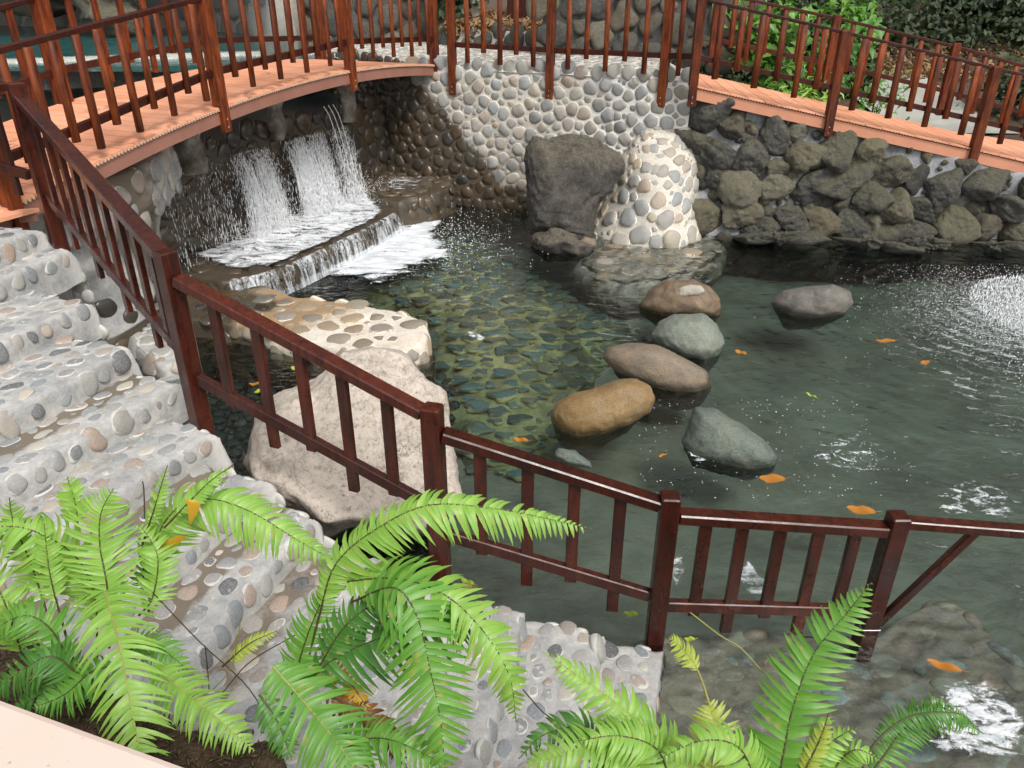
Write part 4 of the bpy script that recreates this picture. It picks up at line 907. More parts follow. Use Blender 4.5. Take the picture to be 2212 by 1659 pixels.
# low cobbled platform in front of it, rusty stains on the left, white on the right end
lpl = thing('cobbled_platform', (-2.2, 7.9, 0), 'low cobbled platform with rusty stained top jutting into the pool below the waterfall', 'platform')
pq = [at(*p, .2)[:2] for p in [(300, 640), (420, 590), (520, 605), (640, 640), (760, 650), (850, 668), (912, 690), (928, 712), (915, 742), (860, 762), (760, 758), (640, 735), (560, 712), (430, 688), (300, 700)]]
def pa(p): 
    w_ = float(np.clip((-2.45-p[0])*1.3+.3*math.sin(p[1]*7), 0, 1)); lower = float(np.clip((.06-p[2])*8, 0, 1)); g_ = float(np.clip(.62-(p[0]+2.3)*.75-(7.75-p[1])*.55, 0, .8)) if p[2] > .15 else .0
    return (0, max(w_, lower), g_, 0)
mb = MB(); block(mb, pq, .2, -.5, .05, .014, attf=pa, seed=4); dress(mb, pq, .2, -.45, (.03, .15), attw=lambda p: pa(p)[1]*.9, grime=lambda p, x, y: pa(p)[2]*.3, seed=51, gap=.05, keep=1.0, sub=4, proud=.05, rim0=.2, sr=(.06, .11)); mb.build('masonry', [M['mortp'], M['pebp']], lpl)
# small grey block between stairs and pit
sb = thing('pit_edge_block', (-3.0, 6.0, 0), 'small pale cement block with pebbles behind the lower left of the railing', 'block')
pq2 = [at(*p, .12)[:2] for p in [(250, 650), (310, 655), (360, 710), (410, 745), (400, 780), (350, 800), (300, 760), (250, 720)]]
mb = MB(); block(mb, pq2, .14, -.5, .05, .03, seed=9, attf=lambda p: (.2, 0, .35, 0)); dress(mb, pq2, .14, -.4, (.05, .11), seed=56, gap=.03, keep=1.05); mb.build('masonry', [M['mort'], M['peb']], sb)
# pebbles lying on the dark pit floor
P, R = darts(2.6, 3.6, .035, .07, 2500, 1.0, seed=400, keep=.85); mb = MB()
lay(mb, P, R, lambda u, v: (np.array((u-3.2, v+4.2, -.46)), np.array((1., 0, 0)), np.array((0, 1., 0)), np.array((0, 0, 1.))), m=0, sub=2, gap=.004, thick=.6, proud=.6, rimh=.01, rough=.06, keepf=lambda u, v: v > .0)
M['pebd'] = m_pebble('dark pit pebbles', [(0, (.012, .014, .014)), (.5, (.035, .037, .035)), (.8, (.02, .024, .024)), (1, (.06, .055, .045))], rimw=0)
tag(mb.build('pit_gravel', M['pebd']), 'loose dark pebbles on the bottom of the black pit behind the stair railing', 'gravel', kind='stuff')

# submerged shelf round the buttress and drowned terrace at the lower right
sh = thing('submerged_shelf', (2, 11, -.1), 'round flagstone shelf just under the water at the foot of the cream buttress', 'shelf')
pq = [at(*p, -.08)[:2] for p in [(1236, 572), (1262, 545), (1300, 520), (1480, 480), (1570, 500), (1576, 530), (1555, 570), (1500, 595), (1430, 612), (1350, 620), (1290, 610)]]
mb = MB(); block(mb, pq, -.05, -.5, .16, .03, attf=lambda p: (0, .0, .55, 0), bulge=-.1); dress(mb, pq, -.05, -.4, (.06, .24), seed=61, gap=.03, proud=.1, grime=lambda p, x, y: .25, side=False); mb.build('flagstones', [M['mort'], M['pebp']], sh)
tr_ = thing('drowned_terrace', (2, 2.6, -.2), 'large cobbles cemented under shallow water at the lower right beyond the last stair', 'terrace')
pq = [at(*p, -.2)[:2] for p in [(1360, 1400), (1450, 1385), (1600, 1378), (1800, 1372), (1905, 1375), (2000, 1310), (2090, 1320), (2150, 1400), (2330, 1520)]]+[(2.2, .9), (.2, .9)]
mb = MB(); block(mb, pq, -.15, -.6, .05, .02, attf=lambda p: (0, 0, .35, 0)); dress(mb, pq, -.155, -.5, (.035, .105), seed=66, gap=.03, proud=-.05, keep=1.0); mb.build('cobbles', [M['mortsub'], M['pebs']], tr_)
pq = [at(*p, -.3)[:2] for p in [(975, 900), (1060, 905), (1180, 890), (1290, 950), (1250, 985), (1120, 968), (985, 950)]]

# ================================================================== BOULDERS
def bld(name, ol, Y, th_, mat, label, cat='boulder', group=None, **kw):
    mb = MB(); boulder(mb, ol, Y, th_, **kw); o = mb.build(name, M[mat]); return tag(o, label, cat, group)
G_ = 'smooth stepping boulders in the pool'
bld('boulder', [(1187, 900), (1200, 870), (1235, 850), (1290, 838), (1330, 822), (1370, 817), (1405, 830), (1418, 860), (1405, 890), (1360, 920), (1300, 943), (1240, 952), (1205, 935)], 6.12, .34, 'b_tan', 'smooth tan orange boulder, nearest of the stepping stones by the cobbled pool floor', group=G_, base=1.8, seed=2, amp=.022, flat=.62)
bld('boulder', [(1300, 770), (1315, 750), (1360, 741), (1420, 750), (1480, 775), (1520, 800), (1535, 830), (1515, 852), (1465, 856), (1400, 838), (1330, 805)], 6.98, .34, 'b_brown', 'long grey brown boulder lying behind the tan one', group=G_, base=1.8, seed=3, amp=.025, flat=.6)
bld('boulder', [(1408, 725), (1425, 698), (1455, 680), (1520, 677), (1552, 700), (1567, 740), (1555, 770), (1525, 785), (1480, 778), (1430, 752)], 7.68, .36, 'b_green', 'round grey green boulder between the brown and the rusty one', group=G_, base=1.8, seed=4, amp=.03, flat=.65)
bld('boulder', [(1375, 665), (1400, 625), (1440, 603), (1500, 601), (1535, 618), (1553, 645), (1547, 682), (1490, 688), (1420, 690)], 8.72, .42, 'b_rust', 'rust brown boulder with a pale flat patch by the flagstone shelf', group=G_, base=1.8, seed=5, amp=.04, flat=.65)
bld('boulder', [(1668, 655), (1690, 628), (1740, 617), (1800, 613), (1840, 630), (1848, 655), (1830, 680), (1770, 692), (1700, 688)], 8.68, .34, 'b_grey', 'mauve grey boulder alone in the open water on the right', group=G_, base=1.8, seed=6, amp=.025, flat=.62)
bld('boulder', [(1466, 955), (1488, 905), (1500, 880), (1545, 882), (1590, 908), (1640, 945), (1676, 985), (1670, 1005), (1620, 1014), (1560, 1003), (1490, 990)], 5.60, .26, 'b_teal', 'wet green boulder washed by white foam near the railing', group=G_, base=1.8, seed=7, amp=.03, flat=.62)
o = bpy.context.scene.objects
mb = MB(); boulder(mb, [(1463, 640), (1466, 622), (1490, 614), (1515, 616), (1524, 630), (1512, 638), (1480, 641)], 8.38, .05, 4, amp=.004, seed=2, flat=.8)  # thin flattened pale piece set on the boulder's face
tag(mb.build('pale_patch', M['conc']), 'small cream white flat patch on top of the rust brown boulder', 'stone')
bld('boulder', [(540, 960), (552, 905), (605, 850), (680, 800), (740, 756), (800, 750), (870, 773), (915, 825), (955, 845), (965, 900), (978, 980), (990, 1080), (960, 1150), (860, 1165), (760, 1160), (680, 1165), (605, 1100), (548, 1045), (530, 1000)], 5.0, .72, 'granite', 'huge pale pink granite boulder behind the stair railing', seed=12, amp=.055, fr=1.8, flat=.42, facet=.8, fine=.014, smoothr=1)
bld('boulder', [(1133, 315), (1148, 290), (1180, 302), (1230, 290), (1300, 296), (1330, 325), (1353, 365), (1330, 400), (1300, 440), (1282, 480), (1278, 530), (1240, 530), (1190, 515), (1146, 500), (1138, 420), (1130, 370)], 11.5, .5, 'lavadk', 'tall angular dark grey boulder leaning against the pebble wall', seed=15, amp=.045, fr=1.9, flat=.42, facet=.9, fine=.02, smoothr=1)
bld('boulder', [(1143, 510), (1180, 480), (1240, 500), (1288, 530), (1270, 562), (1190, 568), (1148, 545)], 11.05, .4, 'lavadk', 'low dark wet rock at the waterline under the leaning boulder', seed=16, amp=.08, fr=2.5, flat=.6, facet=.4)
bld('pebble', [(1248, 522), (1262, 510), (1285, 515), (1290, 535), (1270, 542), (1252, 536)], 10.9, .1, 'b_brown', 'small round brown stone at the waterline left of the cream buttress', cat='stone', seed=17, sub=4, amp=.01)
bld('boulder', [(1195, 985), (1205, 968), (1240, 972), (1278, 998), (1285, 1014), (1250, 1010), (1215, 1000)], 5.2, .1, 'b_teal', 'small drowned stone speckled white behind the railing, left of the foamy boulder', group=G_, sub=5, seed=18, amp=.02)

# ================================================================== FLOATING LEAVES
def leaf(px, w, h, rot, mat, label, z=.034, sub=None):
    c = at(*px, z); sc = np.linalg.norm(c-np.array((0, 0, HC)))/FP; L = w*sc/2; W = L*h; n = 14; mb = MB(); V = []; 
    for i in range(n+1):
        t = -1+2*i/n; ww_ = W*(1-t*t)**.6*(1+.08*sin(9*t)); x = t*L
        for s_ in (-1, -.5, 0, .5, 1): V.append((c[0]+x*cos(rot)-s_*ww_*sin(rot), c[1]+x*sin(rot)+s_*ww_*cos(rot), z+.006*abs(s_)+.006*sin(5*t+rot)+.004*t*t))
    Q = [(i*5+j, (i+1)*5+j, (i+1)*5+j+1, i*5+j+1) for i in range(n) for j in range(4)]; mb.add(V, Q=Q)
    e = np.array((c[0]+cos(rot)*L, c[1]+sin(rot)*L, z+.005)); mb.tube([e, e+np.array((cos(rot)*L*.4, sin(rot+.3)*L*.4, 0))], .002, 5)
    tag(mb.build('fallen_leaf', M[mat]), label, 'leaf', 'fallen leaves on the pool')
leaf((1668, 1035), 56, .52, .05, 'orange', 'broad orange leaf floating just below the green foamy boulder')
leaf((1860, 1103), 56, .5, -.2, 'orange', 'orange leaf floating beside the fourth railing bay, near the last post')
leaf((1913, 737), 42, .35, .1, 'orange', 'orange leaf floating right of the lone grey boulder')
leaf((1998, 784), 28, .45, .6, 'orange', 'small orange leaf at the edge of the fountain spray')
leaf((1600, 762), 26, .6, -.7, 'orange', 'small orange leaf right of the grey green boulder')
leaf((1752, 855), 26, .25, -.9, 'lime', 'thin lime green sliver of leaf in the middle of the open water')
leaf((1125, 951), 34, .5, -.2, 'orange', 'bright orange leaf on the water just above the third railing bay')
leaf((1364, 1327), 32, .45, -.05, 'lime', 'lime leaf by the foot of the fourth post')
leaf((1430, 985), 24, .3, .5, 'orange', 'thin orange leaf left of the foamy boulder')
leaf((362, 790), 34, .35, .3, 'lime', 'lime leaf behind the railing at the edge of the dark pit')
leaf((640, 797), 26, .5, -.4, 'lime', 'lime leaf in the dark pit by the pale boulder top')
leaf((553, 830), 28, .45, .2, 'orange', 'brown leaf in the dark pit between two balusters')
leaf((560, 845), 26, .45, .9, 'lime', 'small lime leaf in the middle of the dark pit')
leaf((1000, 1268), 44, .45, -.1, 'litter', 'brown leaf in the water right of the post foot by the stairs')
leaf((1010, 1258), 34, .4, -.5, 'lime', 'olive leaf beside the brown one near the post foot')
leaf((1490, 1382), 24, .5, .1, 'lime', 'tiny lime leaf where the last stair meets the water')
leaf((2040, 1440), 60, .35, -.4, 'orange', 'rusty leaf drowned on the cobbles at the lower right')

# ================================================================== FOAM, PAINTED GLARE, FALLING WATER, SPRAY
def foam_glare_sheet(name, poly, z, mat, label, amp=.012, soft=.35, n=90, kind='stuff', zf=None, gain=1.0):
    poly = np.array(poly, float); c = poly.mean(0); tt = np.linspace(-pi, pi, 161); rr = poly_r(poly-c, tt); G = []; A = []
    for k in range(n+1):
        f = .001+k/n; x = c[0]+np.cos(tt)*rr*f; y = c[1]+np.sin(tt)*rr*f; P = np.stack([x, y, np.zeros_like(x)], -1)
        zz = z+amp*(1+fbm(P*np.array((5, 9, 1)), 4, 3)) if zf is None else zf(x, y)
        P[:, 2] = zz; G.append(P); A.append(np.stack([np.full_like(x, gain*min(1, (1-k/n)/soft))]+[np.zeros_like(x)]*3, -1))
    G = np.array(G); A = np.array(A); G[:, -1] = G[:, 0]; mb = MB(); mb.grid(G, att=A); return tag(mb.build(name, M[mat]), label, 'foam', kind=kind)
fo = [at(*p, .02)[:2] for p in [(600, 612), (700, 628), (800, 645), (860, 620), (940, 595), (1015, 562), (985, 530), (960, 490), (990, 440), (950, 415), (900, 470), (850, 470), (800, 500), (700, 560)]]
foam_glare_sheet('foam', fo, .022, 'foam', 'broad sheet of white foam on the pool at the foot of the waterfall ledge', gain=.98, soft=.50)
fl_ = [(-4.15, 9.5), (-3.45, 8.95), (-3.0, 9.05), (-2.5, 9.95), (-1.97, 11.15), (-1.85, 11.7), (-2.4, 13.2), (-3.1, 11.9)]
foam_glare_sheet('running_water', fl_, .345, 'foaml', 'white water running over the cobbled step under the waterfall', amp=.012, gain=.98, soft=.15)
foam_glare_sheet('running_water', [(-2.1, 12.2), (-1.8, 12.1), (-1.35, 12.5), (-1.3, 13.2), (-1.8, 13.6), (-2.3, 13.5)], .47, 'foaml', 'thin white water sliding over the upper step right of the waterfall', gain=.72, soft=.5)
foam_glare_sheet('foam', [at(*p, .02)[:2] for p in [(1440, 940), (1470, 925), (1500, 950), (1540, 985), (1590, 1000), (1560, 1030), (1510, 1030), (1470, 1005), (1435, 970)]], .02, 'curl_glare', 'curls of white foam round the wet green boulder', gain=.85, soft=.7)
for pg, gn, lb_ in (([(1975, 1490), (2010, 1440), (2130, 1420), (2230, 1470), (2300, 1580), (2260, 1680), (2100, 1700), (1980, 1660), (1960, 1560)], 1.08, 'big white patch of painted sky glare on the water in the lower right corner'),
                    ([(1560, 1235), (1610, 1190), (1650, 1240), (1700, 1260), (1660, 1310), (1600, 1290)], 1.05, 'painted white glare swirls seen between the balusters of the fourth bay'),
                    ([(1440, 1190), (1480, 1180), (1490, 1240), (1460, 1290), (1440, 1250)], .98, 'small painted glare swirls right of the fourth post'),
                    ([(1960, 1060), (2100, 1000), (2230, 1040), (2250, 1130), (2100, 1160), (1980, 1130)], .84, 'thin painted glare ripples near the right end of the top rail'),
                    ([(1700, 960), (1820, 900), (1960, 960), (2000, 1040), (1850, 1060), (1740, 1020)], .78, 'faint painted glare ripple marks in the open water right of the foamy boulder')):
    foam_glare_sheet('foam', [at(*p, .014)[:2] for p in pg], .016, 'curl_glare', lb_, gain=gn, soft=.5, amp=.003)  # white sheets laid on the water paint the sky's reflection, not froth
foam_glare_sheet('foam', [at(*p, .014)[:2] for p in [(998, 712), (1015, 708), (1040, 722), (1062, 735), (1050, 745), (1025, 735), (1003, 728)]], .02, 'curl_glare', 'two small white foam flecks over the middle of the cobbled pool floor', gain=.95, soft=.5, n=20, amp=.003)
# veils down the ledge front
mb = MB(); front = np.array([(-3.35, 8.78), (-2.95, 9.0), (-2.5, 9.9), (-1.95, 11.15), (-1.75, 11.75)]); cf_ = Curve(front); U = np.linspace(0, cf_.L, 120); G = []; A = []
for u in U:
    x, y, d = cf_(np.array([u])); n = np.array((d[0, 1], -d[0, 0])); row = []
    for k in range(10):
        f = k/9; o = .02+.10*f**.6; row.append((x[0]+n[0]*o, y[0]+n[1]*o, .335-.33*f**1.6))
        A.append((.74+.2*(f > .8)+.12*math.sin(u*7), 0, 0, 0))
    G.append(row)
mb.grid(np.array(G), att=np.array(A).reshape(120, 10, 4)); tag(mb.build('falling_water', M['sheet']), 'thin threads of water spilling off the front of the cobbled step', 'waterfall', kind='stuff')
def drops(mb, C, r, L, dirv=(0, 0, -1)):
    """many stretched droplets"""
    n = len(C); r = np.asarray(r)*np.ones(n); L = np.asarray(L)*np.ones(n); dv = np.asarray(dirv, float)*np.ones((n, 3)); dv /= np.linalg.norm(dv, axis=1)[:, None]
    a = np.cross(dv, np.array((.31, .87, .2))); a /= np.linalg.norm(a, axis=1)[:, None]; b = np.cross(dv, a)
    V = np.stack([C+dv*L[:, None], C+a*r[:, None], C+b*r[:, None], C-a*r[:, None], C-b*r[:, None], C-dv*L[:, None]], 1).reshape(-1, 3)
    base = np.array([(0, 1, 2), (0, 2, 3), (0, 3, 4), (0, 4, 1), (5, 2, 1), (5, 3, 2), (5, 4, 3), (5, 1, 4)]); T = (base[None]+6*np.arange(n)[:, None, None]).reshape(-1, 3); mb.add(V, T=T, smooth=True)
mb = MB(); r = RNG
def fall(u0, u1, n, zt=1.42, spread=.16, dens=1.):
    u = u0+(u1-u0)*r.random(n); w_ = .5+vnoise(np.stack([u*9, u*0, u*0], -1), 5)*.5+.25*vnoise(np.stack([u*31, u*0+4, u*0], -1), 6); u = u[r.random(n) < w_*1.5]; n = len(u); u = u+r.normal(0, .04, n); f = r.random(n)**.75; x, y, d = cv(u+.5); nx, ny = d[:, 1], -d[:, 0]
    o = .08+.35*np.sqrt(f)*.8+r.normal(0, .05, n)*f; C = np.stack([x+nx*o, y+ny*o, zt-(zt-.32)*f], -1); drops(mb, C, .0016+.0034*r.random(n)**2, .012+.055*r.random(n)**2*(.4+f))
fall(1.35, 2.05, 5200); fall(1.5, 1.9, 2500); fall(2.4, 3.25, 9000); fall(2.5, 2.9, 4000); fall(1.0, 3.4, 1500); fall(3.4, 3.85, 2200); fall(.1, 1.1, 900); fall(1.8, 2.1, 500)
n = 2600; u = 1.0+3.3*r.random(n); x, y, d = cv(u+.5); o = .38+.22*r.normal(size=n); C = np.stack([x+d[:, 1]*o, y-d[:, 0]*o, .33+abs(r.normal(0, .13, n))], -1); drops(mb, C, .003+.004*r.random(n), .005+.006*r.random(n), r.normal(size=(n, 3)))
for k in range(3):
    u = 3.45+.11*k; x, y, d = cv(np.array([u+.5])); pts = [(x[0]+d[0, 1]*(.05+.35*f**.6), y[0]-d[0, 0]*(.05+.35*f**.6), 1.75-1.35*f) for f in np.linspace(0, 1, 12)]; mb.tube(pts, [.007*(1-.8*f) for f in np.linspace(0, 1, 12)], 6)
for k in range(150):
    uu = r.choice([r.uniform(1.4, 2.0), r.uniform(2.4, 3.2), r.uniform(2.5, 3.0)]); f0 = r.random()*.35; f1 = min(1, f0+.3+.6*r.random()); ph = r.random()*9; fs_k = np.linspace(f0, f1, 10)
    uu_ = uu+.012*np.sin(fs_k*14+ph); x, y, d = cv(uu_+.5); o = .09+.27*np.sqrt(fs_k); mb.tube(np.stack([x+d[:, 1]*o, y-d[:, 0]*o, 1.42-1.10*fs_k], -1), [.0035*sin(pi*(i+.5)/10)*(.5+r.random()*.8) for i in range(10)], 5)
tag(mb.build('falling_water', M['white']), 'white curtain of falling water drops below the footbridge', 'waterfall', kind='stuff')
# thin veil sheets behind the drops
mb = MB()
for u0, u1 in ((1.35, 2.05), (2.4, 3.25)):
    G = []; A = []
    for u in np.linspace(u0, u1, 50):
        x, y, d = cv(np.array([u+.5])); row = []
        for f in np.linspace(0, 1, 16): o = .06+.30*f**.5; row.append((x[0]+d[0, 1]*o, y[0]-d[0, 0]*o, 1.46-1.12*f)); A.append((.50-2.5*max(0, .2-min(u-u0, u1-u)), 0, 0, 0))
        G.append(row)
    mb.grid(np.array(G), att=np.array(A).reshape(50, 16, 4))
tag(mb.build('falling_water', M['sheet']), 'thin clear veil of water hanging behind the falling drops', 'waterfall', kind='stuff')
# fountain spray breaking on the surface at the right
mb = MB(); n = 42000; a = r.random(n)*2*pi; q = np.abs(r.normal(0, 1, n)); C = np.stack([6.3+.85*q*np.cos(a), 8.1+.95*q*np.sin(a), .015+.10*r.random(n)*np.exp(-q)], -1)
C = C[(C[:, 1] < 10.2)]; n = len(C); drops(mb, C, .0018+.0055*r.random(n)**4, .004+.008*r.random(n)**2, r.normal(size=(n, 3)))
n = 4000; a = r.random(n)*2*pi; q = .5+1.3*r.random(n)**.7; C = np.stack([6.6+q*.6*np.cos(a), 8.5+q*.7*np.sin(a), .30*r.random(n)*(1.9-q)/1.9], -1); drops(mb, C, .003+.004*r.random(n), .012+.02*r.random(n))
tag(mb.build('fountain_spray', M['white']), 'cloud of fountain droplets breaking the water at the right edge', 'spray', kind='stuff')
foam_glare_sheet('foam', [(6.3+1.3*cos(t), 8.25+1.5*sin(t)) for t in np.linspace(0, 2*pi, 24)[:-1]], .016, 'curl_glare', 'patch of bubbling water under the fountain spray', gain=.95, soft=.9)
n = 900; mb = MB(); C = np.stack([-1.0+.55*r.normal(size=n), 11.3+.8*r.normal(size=n), np.full(n, .016)], -1); keep = np.array([not inside(cpoly, 0, 0) or True for _ in range(n)]); C = C[(C[:, 0] > -1.9+.45*(C[:, 1]-10.2)*0)]; drops(mb, C, .005+.007*r.random(len(C)), .005, r.normal(size=(len(C), 3)))
C2 = np.stack([1.0+r.random(240)*2.2, 4.9+r.random(240)*1.6, np.full(240, .010)], -1); drops(mb, C2, .003+.004*r.random(240), .004)
tag(mb.build('bubbles', M['white']), 'scattered white bubbles drifting from the waterfall', 'bubbles', kind='stuff')

# ================================================================== UPPER CHANNEL AND BACKGROUND
ZU = 1.98
P = sheet(-30, -3.4, 14.6, 36, ZU, 90, 60, .015, 1.5, 8); mb = MB(); mb.grid(P); 
M['water2'] = None
def m_upper():
    t = NT('teal upper pool'); pos = t.n('NewGeometry').outputs['Position']; n = t.noise(pos, 3.2, 4, .6, .8); mp = t.n('Mapping', {'Vector': pos}); mp.inputs['Scale'].default_value = (1, 2.2, 1); n2 = t.noise(mp.outputs[0], 2.4, 5, .65)
    c = t.mix(t.ramp(n2, [(.3, 0), (.7, 1)]), (.012, .075, .075), (.035, .15, .14)); c = t.mix(t.ramp(n, [(.62, 0), (.72, .6)]), c, (.35, .42, .42))
    return t.fin(t.bsdf(c, .12, n, .5, .05))
M['water2'] = m_upper(); tag(mb.build('upper_water', M['water2']), kind='structure')
P = sheet(-16, -2.3, 8.2, 16.2, 1.52, 60, 60, .01, 2, 8); mb = MB()
# keep the channel behind the falls wall
G = P.copy(); lim = np.interp(G[..., 1], [8.2, 9.2, 13.75, 16.2], [-5.0, -4.45, -2.25, -2.25]); G[..., 0] = -16+(lim+16)*(P[..., 0]+16)/(13.7); mb.grid(G)
M['chan'] = m_simple('dark channel water', (.004, .006, .006), (.012, .016, .015), 5, .3, .5, .03); tag(mb.build('channel_water', M['chan']), kind='structure')
we = thing('weir', (-8, 15.8, 1.6), 'low white weir with water sliding over it behind the footbridge', 'weir')
mb = MB(); cw2 = Curve([(-14, 12.8), (-9.3, 15.0), (-6.4, 16.2), (-4.6, 16.6), (-3.1, 16.9)]); S5, s5 = wall_surf(cw2, .25, .5, .05, 1, 3); G = []; A = []
for u in np.linspace(0, cw2.L, 160):
    v = np.linspace(1.4, ZU+.03, 8); Pp, d, n = S5(np.full(8, u), v); Pp = np.concatenate([Pp, [Pp[-1]-np.array((n[-1, 0], n[-1, 1], 0))*.6]]); G.append(Pp)
G = np.array(G); mb.grid(G); mb.build('weir_stones', M['conc'], we)
mb = MB(); A = np.zeros(G.shape[:2]+(4,)); A[..., 0] = .72; G2 = G+np.array((.01, -.03, .015)); mb.grid(G2, att=A); mb.build('white_water', M['sheet'], we)
# back walls
def back_wall(name, pts, z0, z1, rs, mats, label, seed, lava=False, amp=.08):
    c_ = Curve(pts); S6, s6 = wall_surf(c_, .1, z1, amp, 1, seed); mb = MB(); wall_grid(mb, c_, S6, z0, z1, .12); P, R = darts(c_.L, z1-z0, rs[0], rs[1], 3500, 1.0, seed=seed)
    lay(mb, P+np.array((0, z0)), R, s6, sub=3, gap=.03, thick=.6, proud=.35, seed=seed, rough=.12 if lava else .04, rimh=.05 if lava else .3, p=9, cap=1.3)
    t = thing(name, (pts[0][0], pts[0][1], z0), label, 'wall'); mb.build('wall_face', mats, t)
back_wall('stone_wall', [(.55, 15.5), (1.2, 15.4), (2.6, 15.3), (4.2, 15.2)], 2.1, 4.6, (.10, .24), [M['mortd'], M['lavab']], 'dark grey fitted basalt wall behind the platform', 71, True, .05)
back_wall('stone_wall', [(-4.6, 18.2), (-3.4, 18.4), (-1.8, 18.6), (-1.1, 18.9)], 1.9, 5, (.12, .26), [M['mortd'], M['lavab']], 'dark basalt wall beyond the far end of the footbridge', 72, True, .1)
back_wall('stone_wall', [(-17, 27), (-13.2, 26), (-10, 25.4), (-6.2, 22.5), (-4.6, 18.9)], 1.8, 6.5, (.18, .42), [M['mortw'], M['pebw']], 'pale mortar wall set with grey pebbles beyond the upper pool', 73, False, .2)
back_wall('stone_wall', [(-1.3, 17.4), (-.2, 17.2), (.7, 16.9)], 2.1, 2.42, (.10, .2), [M['mortw'], M['lavab']], 'knee high stone kerb at the back of the platform in front of the dark planting', 74, True, .05)
# dark rocks at upper left
for k, (ol, Y) in enumerate([([(150, -20), (250, -15), (330, 20), (330, 70), (240, 62), (160, 45)], 22), ([(-20, -20), (120, -30), (170, 20), (120, 40), (-20, 35)], 24)]):
    mb = MB(); boulder(mb, ol, Y, .8, 5, amp=.25, fr=1.2, seed=k+90, facet=.4); tag(mb.build('boulder', M['lavab']), ['dark rock at the back of the upper pool right of the corner', 'dark rock at the far top left corner of the upper pool'][k], 'boulder')
# white cascade column between the trees
mb = MB(); mb.pole((-4.55, 17.2, 1.9), (-4.5, 17.6, 4.6), .34, .26, 24, wob=.2); V = mb.v[0]; V += (.08*fbm(V*4, 3))[:, None]*np.array((1, 1, 0)); tag(mb.build('mortar_pillar', M['mortw']), 'knobbly white mortar pillar behind the footbridge railing', 'pillar')
# timber posts of a hut in the dark gap
for k, (x, s_) in enumerate([(-.75, .16), (.15, .5), (.75, .4)]):
    mb = MB(); mb.beam((x, 17.9+k*.1, 2.1), (x, 17.9+k*.1, 5.2), s_, .14, up=(0, 1, 0)); tag(mb.build('timber_post', M['woodm'] if k else M['conc']), ['slim grey post behind the platform', 'wide dark red timber panel in the gap behind the platform', 'right dark red timber panel beside the basalt wall'][k], 'post')

# raised ground behind the platform and the ramp
mb = MB(); nx, ny = 120, 70; X, Y = np.meshgrid(np.linspace(-40, 60, nx), np.linspace(0, 1, ny), indexing='ij'); Yb = np.where(X > 2.2, 13.0, 21.0)-.0*X; YY = Yb+(60-Yb)*Y**1.6
ZZ = np.where(X > 2.2, .95+np.clip(YY-15, 0, 4)*.15, 2.1)+np.clip(YY-19, 0, 1)*.5+np.clip(YY-20, 0, 99)*1.3; G = np.stack([X, YY, ZZ], -1); G[..., 2] += (.06*fbm(G.reshape(-1, 3)*.8, 4, 3)).reshape(nx, ny); mb.grid(G); tag(mb.build('bank_ground', M['soil']), kind='structure')
mb = MB(); Gp = sheet(6.9, 8.9, 14.2, 18.4, .98, 20, 20, .02, .6); Gp[..., 2] += np.clip(Gp[..., 1]-15, 0, 4)*.15+.04; mb.grid(Gp); tag(mb.build('path', m_simple('pale concrete path', (.30, .30, .26), (.42, .41, .37), 2, .85, .2, .01)), kind='structure')
def cards(mb, C, N, size, m=0, asp=.5, droop=.3, rg=None):
    """leaf shaped pieces: four faces each, folded along the midrib"""
    rg = rg or RNG; n = len(C); N = N/np.linalg.norm(N, axis=1)[:, None]; a = np.cross(N, rg.normal(size=(n, 3))); a /= np.linalg.norm(a, axis=1)[:, None]; b = np.cross(N, a); L = size*(.6+.8*rg.random(n)); W = L*asp
    q = [(-.5, 0, 0), (-.1, .5, .12), (-.1, 0, 0), (-.1, -.5, .12), (.5, 0, -droop)]
    V = np.stack([C+a*(L*x)[:, None]+b*(W*y)[:, None]+N*(L*z)[:, None] for x, y, z in q], 1).reshape(-1, 3); base = np.array([(0, 2, 1), (0, 3, 2), (1, 2, 4), (2, 3, 4)]); T = (base[None]+5*np.arange(n)[:, None, None]).reshape(-1, 3); mb.add(V, T=T, m=m)
# dark wooded slope closing the view
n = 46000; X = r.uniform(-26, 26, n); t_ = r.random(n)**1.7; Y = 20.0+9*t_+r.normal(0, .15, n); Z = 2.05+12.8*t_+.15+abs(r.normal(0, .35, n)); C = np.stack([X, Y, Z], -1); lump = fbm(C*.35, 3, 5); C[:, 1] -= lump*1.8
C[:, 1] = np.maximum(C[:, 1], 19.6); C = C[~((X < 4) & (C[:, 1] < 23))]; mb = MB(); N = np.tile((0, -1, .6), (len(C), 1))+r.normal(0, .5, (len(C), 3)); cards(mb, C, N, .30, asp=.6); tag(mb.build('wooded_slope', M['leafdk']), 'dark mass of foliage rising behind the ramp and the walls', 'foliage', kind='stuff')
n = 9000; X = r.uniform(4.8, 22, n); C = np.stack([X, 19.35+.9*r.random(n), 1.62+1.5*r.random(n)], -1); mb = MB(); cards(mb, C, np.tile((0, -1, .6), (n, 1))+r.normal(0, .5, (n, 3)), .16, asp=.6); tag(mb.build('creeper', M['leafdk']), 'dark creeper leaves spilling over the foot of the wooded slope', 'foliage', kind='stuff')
n = 3600; X = r.uniform(4.5, 22, n); Y = 17.9+1.7*r.random(n); Z = .98+np.clip(Y-15, 0, 4)*.15+np.clip(Y-19, 0, 99)*.55+.05+.06*r.random(n); mb = MB(); cards(mb, np.stack([X, Y, Z], -1), np.tile((0, 0, 1.), (n, 1))+r.normal(0, .35, (n, 3)), .14, asp=.5); tag(mb.build('leaf_litter', M['litter']), 'brown leaf litter on the slope behind the ramp', 'leaf litter', kind='stuff')
